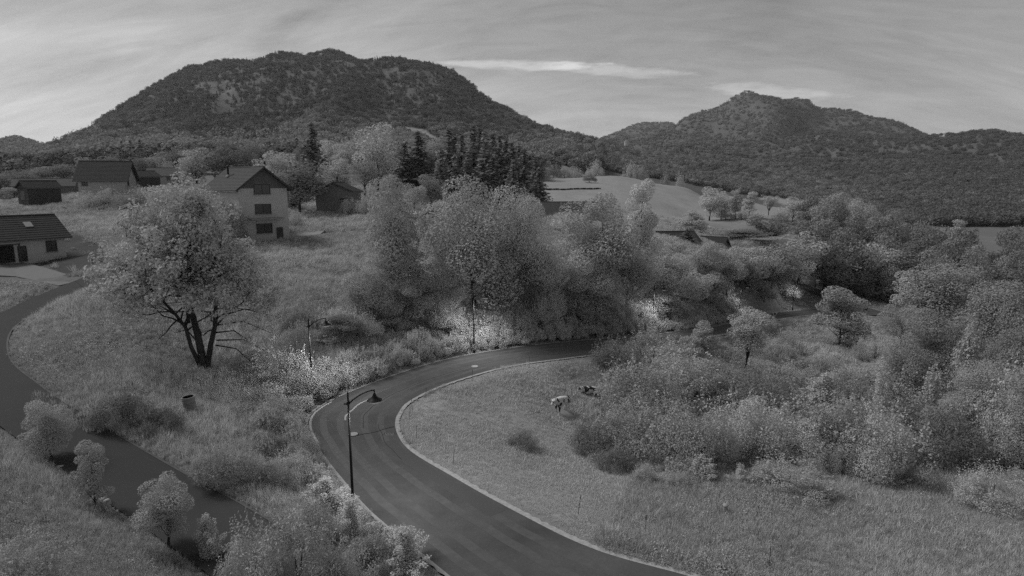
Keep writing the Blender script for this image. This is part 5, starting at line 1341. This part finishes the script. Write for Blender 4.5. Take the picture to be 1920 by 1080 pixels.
# road signs
p = hit(1451, 614); kk = p.y / F_PX; o = empty('give_way_sign', p, 'triangular give-way sign on a thin post at the road verge', 'road sign', None, R(-10))
MB().tube([(0, 0, -.3), (0, 0, 27 * kk)], [.035, .035], 8).build('post', M['metal'], o)
s_ = 4.6 * kk; zc = 25 * kk
tri = lambda e, y: [(-e, y, zc + e * .58), (e, y, zc + e * .58), (0, y, zc - e * 1.15)]
MB().prism(tri(s_, -.05), (0, .02, 0)).build('plate', M['white'], o); MB().prism(tri(s_ * .62, -.066), (0, .012, 0)).build('face', M['rubber'], o)
p = hit(1527, 557); kk = p.y / F_PX; o = empty('direction_sign', p, 'dark signpost carrying two pale arrow boards beside the grove', 'road sign', None, R(8))
MB().tube([(0, 0, -.3), (0, 0, 34 * kk)], [.07, .06], 8).build('post', M['black_metal'], o)
for zz, l_, mt in ((31, 8, 'white'), (27, 6, 'cast')):
    MB().prism([(-.05, -.09, (zz - 1.6) * kk), (l_ * kk * .8, -.09, (zz - 1.6) * kk), (l_ * kk, -.09, zz * kk), (l_ * kk * .8, -.09, (zz + 1.6) * kk), (-.05, -.09, (zz + 1.6) * kk)], (0, .03, 0)).build('arrow_board', M[mt], o)
p = hit(1541, 584); kk = p.y / F_PX; o = empty('bollard', p, 'short black bollard at the mouth of the side road', 'bollard')
MB().lathe([(2.2 * kk, -.2), (2.0 * kk, 4 * kk), (1.5 * kk, 5 * kk), (1.2 * kk, 8 * kk), (.001, 9 * kk)], 12).build('body', M['black_metal'], o); MB().lathe([(1.6 * kk, 5.0 * kk), (1.75 * kk, 5.3 * kk), (1.6 * kk, 5.6 * kk)], 12).build('ring', M['metal'], o)
p = hit(1622, 586); kk = p.y / F_PX; o = empty('notice_board', p, 'dark notice board on two legs beside the crossing road', 'notice board')
for s in (-1, 1): MB().box((s * 3 * kk, 0, 4 * kk), (.1, .1, 10 * kk)).build('leg', M['wood_dark'], o)
MB().box((0, -.02, 8 * kk), (8 * kk, .1, 7 * kk), bevel=.01).build('panel', M['wood_dark'], o)
# white rails under the dome-shaped tree
p = hit(1762, 606); kk = p.y / F_PX; o = empty('white_fence', p, 'white rail fence under the big dome-shaped tree', 'fence', None, R(6))
for i in range(6): MB().box(((-20 + i * 8) * kk, 0, 5 * kk), (.12, .12, 14 * kk)).build('post', M['white'], o)
for zz in (5, 9): MB().box((0, -.09, zz * kk), (42 * kk, .05, .14)).build('rail', M['white'], o)
MB().box((4 * kk, -1.0, 0.0), (40 * kk, .3, .5)).build('footing', M['concrete'], o)
p = hit(1821, 575); p = PY(1821, 560, 150); o = empty('white_pole', (p.x, p.y, gz(p.x, p.y)), 'white pole with a small crossbar behind the dome-shaped tree', 'pole')
hh = ray(1821, 541)[1] * 150 - gz(p.x, p.y)
MB().tube([(0, 0, -.3), (0, 0, hh)], [.09, .07], 8).build('shaft', M['white'], o); MB().box((.3, 0, hh - .8), (1.0, .1, .12)).build('crossbar', M['white'], o)
# white car on the upper street
p = hit(770, 411); p.z += 0.12; o = empty('small_car', p, 'small white car parked on the upper street beside the slender tree', 'car', None, R(-62))
prof = [(-1.75, .32), (-1.78, .75), (-1.6, .9), (-.95, .98), (-.45, 1.42), (.75, 1.46), (1.45, 1.02), (1.75, .92), (1.8, .35)]
MB().prism([(x_, -.8, z_) for x_, z_ in prof], (0, 1.6, 0)).build('body', M['white'], o)
MB().prism([(-.86, -.815, 1.0), (-.43, -.815, 1.34), (.7, -.815, 1.38), (1.2, -.815, 1.02)], (0, 1.63, 0)).build('side_window', M['glass'], o)
MB().box((-.72, 0, 1.22), (.05, 1.4, .5), Matrix.Rotation(R(49), 3, 'Y')).build('windscreen', M['glass'], o)
for sx in (-1.15, 1.15):
    for sy in (-.72, .72):
        w_ = MB(); w_.lathe([(.12, -.1), (.29, -.1), (.31, 0), (.29, .1), (.12, .1)], 16); me = w_.mesh('wheel', M['rubber']); me.transform(Matrix.Rotation(math.pi / 2, 4, 'X')); wo = link('wheel', me, o); wo.location = (sx, sy, .31)
for sy in (-.6, .6): MB().box((-1.78, sy, .7), (.04, .28, .16), bevel=.01).build('headlight', M['cast'], o)
# field terrace wall
p0, p1 = hit(1025, 357), hit(1126, 355); c_ = (p0 + p1) / 2; o = empty('field_bank', c_, 'low dark bank line across the upper hay field', 'wall'); d_ = p1 - p0
mb = MB()
for i in range(24):
    t0, t1 = i / 24, (i + 1) / 24; a_, b_ = p0.lerp(p1, t0), p0.lerp(p1, t1); m_ = (a_ + b_) / 2; mb.box((m_.x - c_.x, m_.y - c_.y, gz(m_.x, m_.y) - c_.z + .3), ((b_ - a_).length * 1.05, .5 + .1 * (i % 3), .5 + .15 * math.sin(i * 2.1)))
mb.build('stone_body', M['wood_dark'], o)

# ------------------------------------------------------------------ cows
def patch_material():
    m = material('cow_hide', 0.5, rough=0.8); nt = m.node_tree; N, L = nt.nodes.new, nt.links.new
    tc = N('ShaderNodeTexCoord'); nz = N('ShaderNodeTexNoise'); nz.inputs['Scale'].default_value = 2.4; nz.inputs['Detail'].default_value = 1.5; L(tc.outputs['Object'], nz.inputs['Vector'])
    cr = N('ShaderNodeValToRGB'); cr.color_ramp.elements[0].position = .41; cr.color_ramp.elements[1].position = .43
    cr.color_ramp.elements[0].color = (.03, .03, .03, 1); cr.color_ramp.elements[1].color = (.62, .62, .62, 1); L(nz.outputs[0], cr.inputs[0]); L(cr.outputs[0], nt.nodes['Principled BSDF'].inputs['Base Color'])
    return m
M['hide'] = patch_material(); M['hide_dark'] = material('dark_cow_hide', .05, noise=.2, scale=3)
def cow(p, L, yaw, label, lying=False):
    f = L / 2.0; o = empty('cow', p, label, 'cow', None, yaw)
    dz = -0.62 if lying else 0
    J = {}; V = []; E = []; Rr = []
    def v(n, co, r, par=None):
        J[n] = len(V); V.append(Vector((co[0], co[1], co[2] + (dz if co[2] > .55 else 0))) * f); Rr.append((r[0] * f, r[1] * f))
        if par: E.append((J[par], J[n]))
    v('pelvis', (-.72, 0, 1.08), (.26, .29)); v('belly', (-.2, 0, 1.0), (.33, .35), 'pelvis'); v('chest', (.42, 0, 1.02), (.29, .35), 'belly'); v('neck', (.78, 0, 1.16), (.16, .22), 'chest')
    v('poll', (1.04, 0, 1.26), (.13, .16), 'neck'); v('face', (1.24, 0, 1.1), (.10, .12), 'poll'); v('muzzle', (1.38, 0, .96), (.085, .085), 'face')
    for s in (-1, 1):
        n = 'l' if s < 0 else 'r'
        v('ear' + n, (1.0, s * .24, 1.30), (.03, .06), 'poll')
        if lying:
            v('sh' + n, (.45, s * .24, .75), (.13, .15), 'chest'); v('kn' + n, (.75, s * .27, .12), (.08, .08), 'sh' + n); v('hf' + n, (.45, s * .25, .08), (.05, .05), 'kn' + n)
            v('hip' + n, (-.7, s * .3, .75), (.16, .2), 'pelvis'); v('st' + n, (-.2, s * .42, .18), (.11, .12), 'hip' + n); v('hk' + n, (-.62, s * .42, .1), (.06, .06), 'st' + n)
        else:
            v('sh' + n, (.45, s * .2, .78), (.11, .14), 'chest'); v('kn' + n, (.47 + .05 * s, s * .2, .42), (.065, .07), 'sh' + n); v('ft' + n, (.45 + .1 * s, s * .2, .1), (.05, .05), 'kn' + n); v('hf' + n, (.48 + .1 * s, s * .2, .0), (.06, .06), 'ft' + n)
            v('hip' + n, (-.74, s * .2, .84), (.15, .2), 'pelvis'); v('st' + n, (-.64, s * .22, .62), (.1, .13), 'hip' + n); v('hk' + n, (-.86, s * .2, .44), (.06, .075), 'st' + n); v('ht' + n, (-.82 - .06 * s, s * .2, .1), (.045, .045), 'hk' + n); v('hh' + n, (-.78 - .06 * s, s * .2, .0), (.06, .06), 'ht' + n)
    v('tail0', (-1.0, 0, 1.12), (.04, .04), 'pelvis'); v('tail1', (-1.08, 0, .8), (.025, .025), 'tail0'); v('tail2', (-1.07, 0, .58), (.04, .04), 'tail1')
    me = bpy.data.meshes.new('cow_body'); me.from_pydata(V, E, []); me.materials.append(M['hide'])
    b = link('body', me, o); sk = b.modifiers.new('skin', 'SKIN'); sk.use_smooth_shade = True
    for i, q in enumerate(me.skin_vertices[0].data): q.radius = Rr[i]; q.use_root = (i == 0)
    ss = b.modifiers.new('sub', 'SUBSURF'); ss.levels = ss.render_levels = 2
    for s in (-1, 1):
        MB().tube([Vector((1.02, s * .09, 1.4 + dz)) * f, Vector((1.06, s * .2, 1.48 + dz)) * f, Vector((1.12, s * .22, 1.56 + dz)) * f], [.03 * f, .022 * f, .006 * f], 6).build('horn', M['cast'], o)
p = hit(1052, 774); cow(p, 2.15, R(-128), 'black and white cow standing in the pasture facing the camera')
p = hit(1106, 738); cow(p, 1.9, R(-160), 'dark patched cow lying in the pasture behind the standing one', True)

# ------------------------------------------------------------------ dark hollow weeds, pale flower spikes near the barrel
r = np.random.default_rng(12)
P_, I_ = [], []
for i in range(900):
    px_ = r.uniform(60, 520); py_ = r.uniform(770, 830); 
    p = hit(px_, py_ + (px_ - 300) * 0.12); P_.append(tuple(p)); I_.append(r.integers(0, 3))
spike = [tuft(700 + s, 9, 0.95, 0.3, 0.028, 0.08, 'leaf_pale') for s in range(3)]
P_ = np.array(P_); s_ = r.uniform(.35, .75, len(P_))
stuff_scatter('weed_spikes', P_, np.stack([0 * s_, 0 * s_, r.uniform(0, 6, len(s_))], 1), np.stack([s_, s_, s_], 1), np.array(I_), spike, 'pale upright weed stalks on the slope around the barrel hollow')

# ------------------------------------------------------------------ tell the members of a row apart by the landmark they stand nearest to
def label_rows():
    ctx = [o for o in COL.objects if o.parent is None and o.get('label')]
    marks = []
    for o in ctx:
        for key, say in (('nearest street lamp', 'the nearest lamp'), ('second street lamp', 'the second lamp'), ('third street lamp', 'the third lamp'), ('fourth street lamp', 'the fourth lamp'), ('fifth street lamp', 'the fifth lamp'),
                         ('farthest street lamp', 'the farthest lamp'), ('large broad leafy tree', 'the big lone tree'), ('open grey barrel', 'the barrel'), ('short pale cylindrical', 'the pale post'), ('black and white cow', 'the standing cow'),
                         ('pale cone-shaped', 'the cone-shaped tree'), ('big dome-shaped', 'the dome-shaped tree'), ('dark roofed chalet', 'the chalet'), ('tall pale house', 'the three-storey house'), ('grey rendered shed', 'the grey shed'),
                         ('long low open-fronted', 'the long barn'), ('dark signpost', 'the signpost'), ('dark vase-shaped', 'the vase-shaped tree'), ('small dark timber barn', 'the timber barn'), ('tallest soft-crowned', 'the soft-crowned tree'), ('thin young tree with a bare stem rising', 'the thin young tree')):
            if o['label'].startswith(key): marks.append((o.location.copy(), say))
    by = {}
    for o in ctx: by.setdefault(o['label'], []).append(o)
    words = ['', 'second ', 'third ', 'fourth ', 'fifth ', 'sixth ', 'seventh ', 'eighth ', 'ninth ', 'tenth ', 'eleventh ', 'twelfth ']
    for lb, os_ in by.items():
        if len(os_) < 2: continue
        sub = {}
        for o in os_:
            d, say = min(((o.location - p).length, t) for p, t in marks); sub.setdefault(say, []).append((d, o))
        for say, lst in sub.items():
            for i, (d, o) in enumerate(sorted(lst, key=lambda q: q[0])):
                o['label'] = lb + ', ' + (words[i] + 'nearest ' + say if i < 12 else 'farther along from ' + say)
label_rows()
